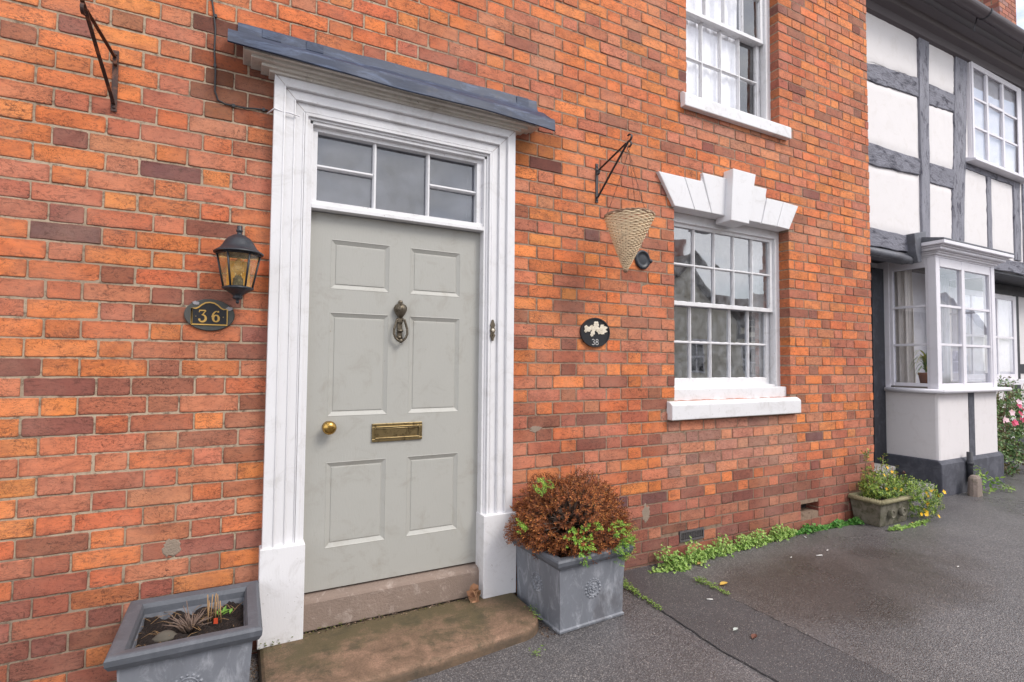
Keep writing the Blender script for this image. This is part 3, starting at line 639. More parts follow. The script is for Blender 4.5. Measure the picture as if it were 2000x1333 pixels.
# threshold stone and fanlight
mb = MB(); mb.prism_x([(-.018, .056), (-.018, .19), (-.010, .206), (.075, .222), (.075, .056)], IL-.012, IR+.012); mb.build('threshold', 'sandstone', house, bevel=.006)
fl = MB(); FZ0, FZ1, FY = 2.152, IT-.014, .004
fl.box(IL+.012, IR-.012, -.024, .058, FZ0+.002, FZ0+.024); fl.box(IL+.012, IR-.012, -.010, .058, FZ0+.024, FZ0+.046)
fl.box(IL+.012, IR-.012, FY, .058, 2.558, FZ1); fl.box(IL+.012, .325, FY, .058, FZ0+.046, 2.558); fl.box(1.213, IR-.012, FY, .058, FZ0+.046, 2.558)
fan = fl.build('fanlight', 'white_worn', house, bevel=.002)
mb = MB()
for x in (.619, .920): mb.box(x-.009, x+.009, .020, .056, FZ0+.046, 2.558); mb.box(x-.004, x+.004, .012, .020, FZ0+.046, 2.558)
for x0, x1 in ((.325, .610), (.929, 1.213)): mb.box(x0, x1, .021, .055, 2.375, 2.393); mb.box(x0, x1, .013, .021, 2.380, 2.388)
build_each(mb, 'glazing_bar', 'white_worn', fan, .0012)
def panes(cells, y, th=.004, tilt=.006):
    m = MB()
    for x0, x1, z0, z1 in cells:
        a, b = ru(-tilt, tilt), ru(-tilt, tilt); w_, h_ = (x1-x0)/2, (z1-z0)/2
        def yy(sx_, sz_): return y+a*sx_*w_+b*sz_*h_
        v_ = [(x0, yy(-1, -1), z0), (x1, yy(1, -1), z0), (x1, yy(1, 1), z1), (x0, yy(-1, 1), z1)]
        m.mesh(v_+[(p[0], p[1]+th, p[2]) for p in v_], [(0, 1, 2, 3), (7, 6, 5, 4), (1, 0, 4, 5), (2, 1, 5, 6), (3, 2, 6, 7), (0, 3, 7, 4)])
    return m
cells = [(.322, .613, 2.195, 2.38), (.322, .613, 2.388, 2.562), (.625, .914, 2.195, 2.562), (.926, 1.216, 2.195, 2.38), (.926, 1.216, 2.388, 2.562)]
panes(cells, .042).build('pane', 'glass_dusty', fan)
mb = MB(); mb.box(IL-.01, IR+.01, .30, .31, 2.1, 2.7); mb.box(IL-.02, IR+.02, .062, .31, 2.085, 2.10); mb.box(IL-.02, IR+.02, .062, .31, 2.70, 2.715)
mb.box(IL-.02, IL-.01, .062, .31, 2.1, 2.7); mb.box(IR+.01, IR+.02, .062, .31, 2.1, 2.7); mb.build('hall_wall', 'room_wall', house)

# ---- canopy over the door
cp = MB(); CX0, CX1 = -.045, 1.60
for i, (dx, pj, z0, z1) in enumerate([(.175, .060, 2.755, 2.79), (.135, .078, 2.768, 2.80), (.10, .095, 2.782, 2.815), (.055, .12, 2.798, 2.828), (.022, .142, 2.812, 2.838)]):
    cp.box(CX0+dx, CX1-dx, -pj, .0035+.0008*i, z0, z1)
cp.prism_x([(0.0, 2.83), (-.140, 2.83), (-.140, 2.842), (0, 2.93)], CX0+.03, CX1-.03)
can = cp.build('door_canopy', 'white_grimy', house, bevel=.004)
lf = MB(); n = 140; ys = []
rows = []
for i in range(n+1):
    u = i/n; x = CX0-.041+(1.643-CX0+.041)*u
    wv = .005*math.sin(u*17)+.003*math.sin(u*31+1)
    dz = -.026*u
    up = .018*u
    f_b = 2.818+dz-.008*u+.010*math.sin(u*9+1)*u+wv*.5
    rows.append([(x, .002, 3.006+up+.005*math.sin(u*13)), (x, -.012, 3.0+up+wv*.4), (x, -.018, 2.950+up+wv*.4), (x, -.030, 2.934+up*.7+wv*.4), (x, -.140+wv*.6, 2.882+dz+wv*.3), (x, -.158+wv*.6, 2.876+dz+wv*.3), (x, -.166+wv, 2.862+dz), (x, -.170+wv*1.3, f_b), (x, -.164+wv*1.3, f_b-.003)])
k = len(rows[0])
x_up0, x_up1 = CX0+.0, CX1+.0
for i in range(n):
    for j in range(k-1):
        if j < 3 and (rows[i][0][0] < -.055 or rows[i+1][0][0] > 1.606): continue
        lf.quad(rows[i][j], rows[i][j+1], rows[i+1][j+1], rows[i+1][j], smooth=j in (3, 7))
lo = lf.build('lead_flashing', 'lead_blue', can, weld=True)
md = lo.modifiers.new('thick', 'SOLIDIFY'); md.thickness = .004; md.offset = 0
mb = MB(); 
for x in (CX0+.10, CX0+.30, 1.46): mb.prism([(x, 2.955), (x+.085, 2.955), (x+.083, 2.998+.012*x), (x+.002, 2.998+.012*x)], -.0215, -.0185)
build_each(mb, 'lead_patch', 'lead_blue', can, .002)

# ---- sash windows
def sash_window(name_label, O, yb, zmid, ncols, rows_up, rows_lo, net=False):
    x0, x1, z0, z1 = O; fy = yb
    fr = MB(); fw = .062
    fr.box(x0-.06, x0+fw*.75, fy, fy+.10, z0, z1+.02); fr.box(x1-fw*.75, x1+.06, fy, fy+.10, z0, z1+.02)
    fr.box(x0+fw*.75, x1-fw*.75, fy+.001, fy+.10, z1-.05, z1+.02)
    fr.box(x0+fw*.75, x0+fw*.75+.014, fy-.006, fy+.02, z0+.05, z1-.05); fr.box(x1-fw*.75-.014, x1-fw*.75, fy-.006, fy+.02, z0+.05, z1-.05); fr.box(x0+fw*.75+.014, x1-fw*.75-.014, fy-.006, fy+.02, z1-.064, z1-.05)
    fr.box(x0+fw*.75, x1-fw*.75, fy+.012, fy+.10, z0-.01, z0+.03)
    win = fr.build('window', 'white_worn', house, bevel=.002)
    tag(win, name_label)
    ix0, ix1 = x0+fw*.75+.014, x1-fw*.75-.014
    def sash(nm, za, zb, y, rws, hb, ht, st=.036):
        m = MB(); m.box(ix0, ix0+st, y, y+.036, za, zb); m.box(ix1-st, ix1, y, y+.036, za, zb)
        m.box(ix0+st, ix1-st, y, y+.036, za, za+hb); m.box(ix0+st, ix1-st, y, y+.036, zb-ht, zb)
        gx0, gx1, gz0, gz1 = ix0+st, ix1-st, za+hb, zb-ht; cl = []
        s_ = m.build(nm, 'white_worn', win, bevel=.002)
        g = MB()
        for i in range(1, ncols):
            xx = gx0+(gx1-gx0)*i/ncols; g.box(xx-.009, xx+.009, y+.010, y+.034, gz0, gz1); g.box(xx-.004, xx+.004, y+.002, y+.010, gz0, gz1)
        for j in range(1, rws):
            zz = gz0+(gz1-gz0)*j/rws; g.box(gx0, gx1, y+.0105, y+.0335, zz-.009, zz+.009); g.box(gx0, gx1, y+.0025, y+.0105, zz-.004, zz+.004)
        # uneven putty lines along bars
        for i in range(ncols):
            for j in range(rws):
                a0, a1 = gx0+(gx1-gx0)*i/ncols+(.007 if i else 0), gx0+(gx1-gx0)*(i+1)/ncols-(.007 if i < ncols-1 else 0); b0, b1 = gz0+(gz1-gz0)*j/rws+(.007 if j else 0), gz0+(gz1-gz0)*(j+1)/rws-(.007 if j < rws-1 else 0)
                cl.append((a0, a1, b0, b1))
                for (p, q) in (((a0, b0), (a1, b0)), ((a0, b0), (a0, b1)), ((a1, b0), (a1, b1))):
                    nn = 7; g.tube([(p[0]+(q[0]-p[0])*e/nn, y+.019, p[1]+(q[1]-p[1])*e/nn) for e in range(nn+1)], [ru(.002, .0062) for _ in range(nn+1)], 5)
        g.build('glazing_bar', 'white_worn', win, bevel=.0012) if False else g.build('glazing_bar', 'white_worn', win)
        panes(cl, y+.018, .003, .010).build('pane', 'glass_clear' if net else 'glass', win)
    sash('upper_sash', zmid-.018, z1-.052, fy+.016, rows_up, .030, .040)
    sash('lower_sash', z0+.012, zmid+.014, fy+.056, rows_lo, .070, .030)
    return win
LWY = .092
win1 = sash_window('lower white sash window with a keystone lintel', (LW[0], LW[1], 1.190, 2.515), LWY, 1.845, 5, 2, 2)
win2 = sash_window('upper white sash window seen from below', (UW[0], UW[1], 3.385, 5.30), LWY-.012, 4.14, 4, 3, 2, True)
# sills
def sill(parent, x0, x1, pj, zb, zt, mat, d=.16, slope=.018):
    m = MB(); m.prism_x([(-pj, zb), (-pj, zt-.014), (-pj+.012, zt-.004), (-.02, zt+slope*.5), (d, zt+slope), (d, zb+.05), (.0, zb+.045), (.0, zb)], x0, x1); return m.build('sill', mat, parent, bevel=.006)
sill(win1, 2.70, 4.135, .052, .985, 1.105, 'white_worn')
m = MB(); m.box(LW[0]+.0, LW[1]-.0, .035, .13, 1.10, 1.20); m.build('sub_sill', 'white_worn', win1, bevel=.006)
sill(win2, 2.838, 4.055, .05, 3.275, 3.382, 'white_worn')
# keystone lintel of the lower window
def vous(polys, y, nm='voussoir'):
    for p in polys:
        m = MB(); m.prism(p, y, .085); m.build(nm, 'white_paint', win1, bevel=.005)
LZ = 2.522
vous([[(2.600, 2.750), (2.849, 2.750), (2.952, LZ), (2.755, LZ)], [(2.853, 2.750), (3.040, 2.750), (3.128, LZ), (2.957, LZ)], [(3.034, 2.816), (3.30, 2.816), (3.31, LZ), (3.133, LZ)],
      [(3.545, 2.812), (3.764, 2.812), (3.690, LZ-.002), (3.535, LZ-.002)], [(3.768, 2.735), (3.972, 2.735), (3.880, LZ-.004), (3.698, LZ-.004)], [(3.976, 2.735), (4.165, 2.728), (4.040, LZ-.010), (3.885, LZ-.004)]], -.028)
m = MB(); m.prism([(2.61, 2.742), (3.03, 2.742), (3.045, 2.808), (3.30, 2.808), (3.545, 2.806), (3.755, 2.806), (3.765, 2.728), (4.155, 2.722), (4.035, LZ-.006), (2.765, LZ+.003)], -.016, .086); m.build('lintel', 'white_paint', win1)
m = MB(); m.prism([(3.296, 2.876), (3.552, 2.873), (3.468, 2.470), (3.268, 2.474)], -.088, .06); m.build('keystone', 'white_paint', win1, bevel=.005)
# rooms behind the sashes
def room(x0, x1, z0, z1, y0=.2, y1=2.5, mat='room_wall'):
    m = MB(); th = .03
    m.box(x0-th, x0, y0, y1, z0, z1); m.box(x1, x1+th, y0, y1, z0, z1); m.box(x0-th, x1+th, y1, y1+th, z0, z1); m.box(x0-th, x1+th, y0, y1, z0-th, z0); m.box(x0-th, x1+th, y0, y1, z1, z1+th)
    m.build('room_wall', mat, house)
room(2.0, 5.0, .2, 2.75, mat='room_dark'); room(2.0, 5.0, 2.95, 5.55)
def drape(name, label, x0, x1, z0, z1, y, amp, n, mat, group=None, dy=0, gather=0):
    m = MB(); R_ = 10; cols_ = []
    ph = ru(0, 6)
    for i in range(n+1):
        u = i/n; c_ = []
        for j in range(R_+1):
            v_ = j/R_; x = x0+(x1-x0)*u; 
            yy = y+dy*u+amp*math.sin(u*n*.9+ph+.4*math.sin(v_*3))*(1-.25*v_)+amp*.4*math.sin(u*n*2.1+v_)
            c_.append((x+.01*math.sin(v_*5+u*20), yy, z1+(z0-z1)*v_))
        cols_.append(c_)
    for i in range(n):
        for j in range(R_): m.quad(cols_[i][j], cols_[i][j+1], cols_[i+1][j+1], cols_[i+1][j], smooth=True)
    o = m.build(name, mat, org=(x0, y, z0), weld=True); md = o.modifiers.new('thick', 'SOLIDIFY'); md.thickness = .003
    tag(o, label, 'curtain', group); return o
drape('curtain', 'white net curtain filling most of the upper sash window', 2.92, 3.70, 3.39, 5.25, .195, .010, 46, 'net')
drape('curtain', 'grey curtain edge hanging inside the right side of the lower sash window', 3.86, 4.02, 1.2, 2.45, .21, .012, 14, 'curtain')

# ---- wall fixings: top-level things
def wire(name, label, cat, pts, r, mat, group=None):
    m = MB(); m.tube(pts, r, 6); o = m.build(name, mat, org=pts[0]); tag(o, label, cat, group); return o
cpx = [(412, -12), (417, 20), (421, 60), (419, 100), (421, 140), (420, 180), (426, 197), (440, 205), (456, 208), (475, 212), (500, 214), (523, 217)]
cab = wire('cable', 'thin black cable running down the brick and across to the door surround', 'cable', [(W(*p)[0], -.006, W(*p)[1]) for p in cpx], .0042, 'cable_black')
m = MB(); q = [(523, 216), (536, 213), (552, 219), (566, 222), (585, 228)]; m.tube([(W(x, y, -.06)[0], -.062-(.012 if i == 0 else .004*(i % 2)) + (.05 if i == 0 else 0), W(x, y, -.06)[1]) for i, (x, y) in enumerate(q)], .0035, 6); m.build('cable_end', 'cable_white', cab)
m = MB()
for px, py in ((421, 33), (420, 130), (456, 208), (515, 216)): X, Z = W(px, py); m.box(X-.006, X+.006, -.011, .001, Z-.007, Z+.007)
build_each(m, 'cable_clip', 'cable_black', cab)

def bracket(x, z0, z1, label, mat, dx=0, dz=.035):
    r_ = root('hanging_bracket', label, 'bracket', (x, 0, z0), 'iron hanging basket brackets')
    m = MB(); m.strap([(x, -.004, z0), (x, -.004, z1)], .022, .006); m.build('back_plate', mat, r_, bevel=.002)
    zt = z1-.055; tip = Vector((x+dx, -.325, z1+dz))
    m = MB(); m.strap([(x+.002, -.006, zt+.015), (x+.002, -.022, zt), (x+.002, -.03, zt+.01), tip+Vector((.002, .02, -.004))], .014, .005); m.strap([(x+.002, -.03, zt+.01), (x+.002, -.026, zt-.015), (x+.002, -.012, zt-.02)], .014, .005); m.build('upper_arm', mat, r_, bevel=.001)
    a0 = z0+.045
    pts = [(x-.002, -.008, a0-.01), (x-.002, -.02, a0-.012), (x-.002, -.032, a0), Vector((x-.002+dx*.5, -.178, (a0+tip.z)/2-.0)), tip]
    c = tip+Vector((0, -.008, .018))
    pts += [(tip.x, c.y+.020*math.sin(math.radians(a_)), c.z-.020*math.cos(math.radians(a_))) for a_ in range(-10, -250, -24)]
    m = MB(); m.strap(pts, .014, .0055)
    c2 = tip+Vector((0, -.006, -.022)); m.strap([tip+Vector((0, .03, -.028)), tip+Vector((0, .006, -.006))]+[(tip.x, c2.y-.018*math.sin(math.radians(a_)), c2.z+.018*math.cos(math.radians(a_))) for a_ in range(10, 250, 24)], .012, .005)
    m.build('brace', mat, r_, bevel=.001)
    m = MB()
    for zz in (z0+.018, z1-.02): m.lathe((x, -.007, zz), [(.006, 0), (.006, .002), (.003, .004)], 10, 'y')
    build_each(m, 'screw', mat, r_); return tip
bracket(-.515, 2.462, 2.735, 'rusty iron basket bracket with nothing hanging from it', 'rusty_iron', -.045, -.005)
tip = bracket(2.078, 2.449, 2.712, 'black iron bracket that carries the wicker cone basket', 'iron')

# hanging wicker cone
bc = Vector((2.085, -.325, 0)); br = .142; zr, zt_ = 2.275, 1.945
bk = root('hanging_basket', 'empty pale wicker cone basket hanging on chains between door and lower window', 'basket', (bc.x, bc.y, zr))
m = MB(); nr, ns_ = 36, 26
for i in range(nr):
    u = i/nr; r = br*(1-u)**.92+.004; zz = zr-(zr-zt_)*u; pts = []
    for k in range(ns_*2+1):
        a_ = math.pi*k/ns_; off_ = .0042*math.cos(a_*ns_/2+math.pi*(i % 2)); pts.append((bc.x-.03*u+(r+off_)*math.cos(a_), bc.y+(r+off_)*math.sin(a_), zz+.0015*math.sin(a_*3+i)))
    m.tube(pts, .0048*(1-.25*u), 6)
m.build('weave', 'wicker', bk)
m = MB()
for k in range(ns_):
    a_ = 2*math.pi*k/ns_; m.tube([(bc.x-.03*u+(br*(1-u)**.92)*math.cos(a_), bc.y+(br*(1-u)**.92)*math.sin(a_), zr-(zr-zt_)*u) for u in [q/8 for q in range(9)]], .003, 5)
m.build('stake', 'wicker_dark', bk)
m = MB()
for s_ in (0, 1, 2): m.tube([(bc.x+(br+.004)*math.cos(a_)+.003*math.sin(a_*11+s_*2), bc.y+(br+.004)*math.sin(a_)+.003*math.cos(a_*11+s_*2), zr+.006+.006*math.sin(a_*9+s_*2.1)) for a_ in [2*math.pi*q/60 for q in range(61)]], .0055, 6)
m.build('rim', 'wicker_dark', bk)
m = MB(); m.lathe((bc.x-.03, bc.y, zt_-.012), [(.006, 0), (.014, .006), (.015, .016), (.009, .026)], 12); m.build('base_binding', 'wicker_dark', bk)
hk = Vector((tip.x, tip.y-.002, tip.z-.045)); m = MB()
m.tube([hk+Vector((0, .011*math.cos(a_), .016*math.sin(a_))) for a_ in [2*math.pi*q/14 for q in range(15)]], .0016, 5)
for k in range(3):
    a_ = 2*math.pi*k/3+2.6; e = Vector((bc.x+br*math.cos(a_), bc.y+br*math.sin(a_), zr+.008)); st_ = hk+Vector((0, 0, -.018)); nL = 15
    for q in range(nL):
        p0, p1 = st_.lerp(e, q/nL), st_.lerp(e, (q+1.1)/nL); d = (p1-p0).normalized(); sd_ = d.orthogonal().normalized() if q % 2 else d.cross(d.orthogonal()).normalized()
        sag = Vector((0, 0, -.012*math.sin(math.pi*q/nL)))
        mid = (p0+p1)/2; m.tube([p0+sag, mid+sd_*.0042+sag, p1+sag, mid-sd_*.0042+sag, p0+sag], .0011, 4)
m.build('chain', 'rusty_iron', bk)
# small dark iron plate behind the basket
px_, pz_ = W(1254, 508)
m = MB(); m.lathe((px_, 0, pz_), [(.066, 0), (.068, .008), (.062, .013), (.052, .013), (.050, .008), (.03, .010), (.002, .011)], 36, 'y')
fp = m.build('wall_plate', 'black_metal', org=(px_, 0, pz_)); tag(fp, 'small round black iron plate on the brick half hidden behind the wicker basket', 'wall plaque')
m = MB(); m.lathe((px_+.068, 0, pz_-.004), [(.016, 0), (.016, .014), (.010, .02), (.002, .021)], 16, 'y'); m.build('lug', 'black_metal', fp)
m = MB()
for k in range(11):
    a_ = math.radians(200+k*14); X, Z = px_+.057*math.cos(a_), pz_+.057*math.sin(a_); m.box(X-.003, X+.003, -.0165, -.012, Z-.006, Z+.006)
m.build('raised_letters', 'black_metal', fp)

# oval number plaque 36
cx, cz_ = -.128, 1.592
def oval_disc(m, cx, cz_, rx, rz, y0, y1, n=48, ch=.004):
    P0 = [(cx+rx*math.cos(2*math.pi*i/n), cz_+rz*math.sin(2*math.pi*i/n)) for i in range(n)]
    P1 = [(cx+(rx-ch)*math.cos(2*math.pi*i/n), cz_+(rz-ch)*math.sin(2*math.pi*i/n)) for i in range(n)]
    m.mesh([(x, y1, z_) for x, z_ in P0]+[(x, y0+ch, z_) for x, z_ in P0]+[(x, y0, z_) for x, z_ in P1], [tuple(range(2*n, 3*n))]+[((i+1) % n+r_*n, i+r_*n, i+(r_+1)*n, (i+1) % n+(r_+1)*n) [::-1] for r_ in (0, 1) for i in range(n)])
pl = root('number_plaque', 'oval dark slate plaque reading 36 in gold below the wall lantern', 'number plaque', (cx, 0, cz_))
m = MB(); oval_disc(m, cx, cz_, .102, .074, -.014, .0); m.build('plate', 'slate_plaque', pl)
# gold frame line with arched top
hx = .071; zb, zs = cz_-.045, cz_+.028
top = [(cx-hx, zs), (cx-hx+.017, zs), (cx-hx+.032, zs+.008)]+[(cx+q*hx*.52, cz_+.052-.016*abs(q)**2.0) for q in (-1, -.7, -.35, 0, .35, .7, 1)]+[(cx+hx-.032, zs+.008), (cx+hx-.017, zs), (cx+hx, zs)]
top = [(cx-hx, zs), (cx-hx+.016, zs), (cx-hx+.026, zs+.005), (cx-hx+.038, zs+.017), (cx-.018, zs+.027), (cx, zs+.030), (cx+.018, zs+.027), (cx+hx-.038, zs+.017), (cx+hx-.026, zs+.005), (cx+hx-.016, zs), (cx+hx, zs)]
m = MB(); m.prism([(cx-hx, zb)]+top+[(cx+hx, zb)], -.0155, -.012); m.build('panel', 'black_gloss', pl)
m = MB(); loop = [(cx-hx, zb)]+top+[(cx+hx, zb), (cx-hx, zb), (cx-hx, zs)]
ribbon(m, loop, .0058, -.0185, -.0145)
# numerals 3 and 6
def digits36(m, cx, cz_, s, y0, y1):
    h = s
    # three with a flat top
    x0 = cx-.50*s
    ribbon(m, [(x0-.26*s, cz_+.46*s), (x0+.20*s, cz_+.46*s)], .10*s, y0, y1)
    ribbon(m, [(x0-.26*s, cz_+.30*s), (x0-.24*s, cz_+.47*s)], .06*s, y0+.0001, y1)
    ribbon(m, [(x0+.22*s, cz_+.46*s), (x0-.02*s, cz_+.10*s)], [.07*s, .07*s], y0+.0002, y1)
    a3 = arc(x0-.04*s, cz_-.19*s, .26*s, .29*s, 100, -150, 18); ribbon(m, a3, [.07*s+.10*s*max(0, math.sin(math.pi*i/18)) for i in range(19)], y0+.0003, y1)
    oval_disc(m, x0-.24*s, cz_-.30*s, .085*s, .085*s, y0+.0004, y1, 14, .0005)
    # six
    x1 = cx+.46*s
    ribbon(m, arc(x1, cz_-.17*s, .21*s, .27*s, 0, 360, 26), [.09*s+.08*s*abs(math.cos(2*math.pi*i/26)) for i in range(27)], y0, y1)
    ribbon(m, arc(x1+.10*s, cz_-.08*s, .36*s, .52*s, 180, 98, 14), [.15*s-.08*s*i/14 for i in range(15)], y0+.0002, y1)
    oval_disc(m, x1+.15*s, cz_+.40*s, .08*s, .08*s, y0+.0004, y1, 14, .0005)
digits36(m, cx, cz_-.006, .055, -.0188, -.0150)
m.build('numerals', 'gold_paint', pl)
m = MB()
for sx_ in (-1, 1): oval_disc(m, cx+sx_*.055, cz_-.008, .003, .003, -.0175, -.015, 10, .0006)
build_each(m, 'screw', 'brass', pl)
for sd_, (a_, b_) in ((1, (math.radians(128), .9)), (2, (math.radians(30), .88))):
    m = blob(cx+.102*b_*math.cos(a_), cz_+.074*b_*math.sin(a_), .017, .010, sd_, .0165); m.build('flaking_paint', 'grey_flake', pl)

# oval plaque 38 with flowers
cx, cz_ = 2.064, 1.585
pl = root('number_plaque', 'round black plaque with white flowers reading 38 beside the lower window', 'number plaque', (cx, 0, cz_))
m = MB(); oval_disc(m, cx, cz_, .117, .096, -.010, .0); 
ribbon(m, [(cx+.113*math.cos(q/40*2*math.pi), cz_+.092*math.sin(q/40*2*math.pi)) for q in range(41)], .009, -.016, -.008); m.build('plate', 'black_gloss', pl)
m = MB(); rs = random.Random(5)
def petal_flower(m, fx, fz, r, y, rot):
    for k in range(5):
        a_ = rot+2*math.pi*k/5; px, pz = fx+r*.55*math.cos(a_), fz+r*.55*math.sin(a_)
        n = 9; vv = [(px, y-.004, pz)]+[(px+r*.5*math.cos(2*math.pi*q/n), y, pz+r*.5*math.sin(2*math.pi*q/n)) for q in range(n)]
        m.mesh(vv, [(0, 1+q, 1+(q+1) % n) for q in range(n)], smooth=True)
    oval_disc(m, fx, fz, r*.2, r*.2, y-.005, y, 8, .0005)
for fx, fz, r in [(.005, .052, .022), (-.055, .018, .017), (-.075, .030, .015), (-.03, .03, .018), (-.022, -.002, .017), (.018, .02, .018), (-.03, -.016, .013), (.03, .002, .014), (-.078, .008, .012), (-.01, .022, .015), (.04, .024, .013)]:
    petal_flower(m, cx+fx, cz_+fz, r, -.013-.002*rs.random(), rs.random()*3)
for a_, L in ((.2, .085), (-.15, .08), (.6, .06), (2.8, .05), (-.5, .06)):
    bx, bz = cx+.02, cz_+.02; d = (math.cos(a_), math.sin(a_)); nn = (-d[1], d[0])
    poly = [(bx+d[0]*L*.3, bz+d[1]*L*.3), (bx+d[0]*L*.65+nn[0]*.014, bz+d[1]*L*.65+nn[1]*.014), (bx+d[0]*L, bz+d[1]*L), (bx+d[0]*L*.65-nn[0]*.014, bz+d[1]*L*.65-nn[1]*.014)]
    m.prism(poly, -.0135-.0005*L*10, -.0095)
m.build('flower_relief', 'cream_relief', pl)
m = MB(); s_ = .036; zc = cz_-.062
for xo in (-.017,):
    ribbon(m, arc(cx+xo, zc+.0085, .0095, .0085, 150, -90, 14), .0028, -.0118, -.0102); ribbon(m, arc(cx+xo, zc-.0095, .0105, .0095, 90, -150, 14), .0028, -.0119, -.0103)
for xo in (.014,):
    ribbon(m, arc(cx+xo, zc+.009, .0085, .0082, 0, 360, 18), .0028, -.0118, -.0102); ribbon(m, arc(cx+xo, zc-.0095, .0105, .0095, 0, 360, 18), .0028, -.0119, -.0103)
m.build('numerals', 'silver_paint', pl)
# doorbell on the right architrave
X, Z = 1.300, 1.570
m = MB(); m.prism([(X-.004, Z-.062), (X+.004, Z-.062), (X+.009, Z-.045), (X+.016, Z-.030), (X+.010, Z-.018), (X+.017, Z), (X+.010, Z+.018), (X+.016, Z+.030), (X+.009, Z+.045), (X+.004, Z+.062), (X-.004, Z+.062), (X-.009, Z+.045), (X-.016, Z+.030), (X-.010, Z+.018), (X-.017, Z), (X-.010, Z-.018), (X-.016, Z-.030), (X-.009, Z-.045)], -.055, -.044)
db = m.build('doorbell', 'bronze', org=(X, -.05, Z), bevel=.0015); tag(db, 'small ornate bronze bell push on the white right hand door surround', 'doorbell')
m = MB(); m.lathe((X, -.054, Z), [(.0095, 0), (.0095, .004), (.005, .007), (.001, .008)], 16, 'y'); m.build('push_button', 'cream_relief', db)

# wall lantern
lx, ly = -.016, -.125
lt = root('wall_lantern', 'black six sided wall lantern with amber glass above the 36 plaque', 'lantern', (lx, ly, 1.64))
m = MB(); m.lathe((lx, ly, 1.0), [(.096, .868), (.102, .866), (.103, .872), (.094, .878), (.078, .890), (.066, .908), (.056, .926), (.044, .940), (.032, .946), (.030, .950), (.020, .953), (.011, .957), (.010, .966), (.014, .970), (.014, .976), (.010, .980), (.011, .992), (.009, .996), (.002, .997)], 36); m.build('cap', 'black_metal', lt)
def hexpt(r, k, z_): a_ = math.radians(60*k); return Vector((lx+r*math.cos(a_), ly+r*math.sin(a_), z_))
rt, rb, zt2, zb2 = .088, .058, 1.868, 1.712
m = MB()
for k in range(6):
    a_, b_ = hexpt(rt, k, zt2), hexpt(rb, k, zb2); m.tube([a_, b_], .0048, 5)
    m.tube([hexpt(rt, k, zt2-.002), hexpt(rt, k+1, zt2-.002)], .006, 5); m.tube([hexpt(rb, k, zb2), hexpt(rb, k+1, zb2)], .0065, 5)
m.build('cage', 'black_metal', lt)
m = MB(); m.lathe((lx, ly, 1.0), [(.002, .640), (.006, .642), (.007, .650), (.005, .656), (.017, .662), (.020, .668), (.017, .674), (.021, .680), (.034, .690), (.052, .702), (.062, .708), (.062, .714), (.05, .716)], 30, flute=.05, fl=12); m.build('bottom_cup', 'black_metal', lt)
m = MB()
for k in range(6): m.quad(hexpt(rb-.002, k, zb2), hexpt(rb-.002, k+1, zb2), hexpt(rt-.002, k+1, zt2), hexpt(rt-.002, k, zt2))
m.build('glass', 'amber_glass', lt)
m = MB(); m.lathe((lx, ly, 1.716), [(.021, 0), (.023, .006), (.021, .040), (.016, .042), (.014, .05)], 18); m.build('lamp_holder', 'black_metal', lt)
m = MB(); m.lathe((lx, ly, 1.766), [(.011, 0), (.014, .008), (.022, .022), (.0235, .034), (.019, .052), (.010, .072), (.003, .086)], 20); m.build('bulb', 'bulb_glass', lt)
m = MB(); m.box(lx-.048, lx+.048, ly+.045, ly+.048, 1.722, 1.842); m.build('glow_card', 'amber_card', lt)  # added yellow card, its colour stands in for the glow in the glass
m = MB(); m.box(lx-.032, lx+.032, -.016, .0, 1.70, 1.84); m.tube([(lx, -.012, 1.70), (lx, -.05, 1.69), (lx, ly, 1.695)], .011, 8); m.box(lx-.014, lx+.014, -.06, -.01, 1.76, 1.80); m.build('wall_mount', 'black_metal', lt, bevel=.003)

# ---- doorstep slab
sp = MB(); R_ = .17; x0, x1, yf = .11, 1.445, -.545
poly = [(x0, -.005), (x0, yf-.01), (.8, yf+.015)]
cxr, cyr = x1-.06-R_, -.49+R_
poly += [(x1-R_+R_*math.sin(math.radians(a_)), -.478+R_-R_*math.cos(math.radians(a_))) for a_ in range(0, 91, 10)] + [(x1+.01, -.005)]
def inset(poly, d):
    cx_ = sum(p[0] for p in poly)/len(poly); cy_ = sum(p[1] for p in poly)/len(poly)
    return [(p[0]+(cx_-p[0])*d/max(.3, abs(p[0]-cx_)), p[1]+(cy_-p[1])*d/max(.15, abs(p[1]-cy_))) for p in poly]
lv = [(.006, -.06), (.0, -.01), (.002, .028), (.008, .046), (.020, .055), (.036, .058)]
n = len(poly); vv = []
for d, z_ in lv:
    for x, y in inset(poly, d): vv.append((x, min(y, -.004), z_))
fs = [(i+r_*n, (i+1) % n+r_*n, (i+1) % n+(r_+1)*n, i+(r_+1)*n) for r_ in range(len(lv)-1) for i in range(n)]+[tuple(range((len(lv)-1)*n, len(lv)*n))]
sp.mesh(vv, fs, smooth=False); st = sp.build('doorstep', 'step_stone', org=(.8, -.25, 0)); tag(st, 'worn brown stone doorstep slab with moss in front of the door', 'doorstep')

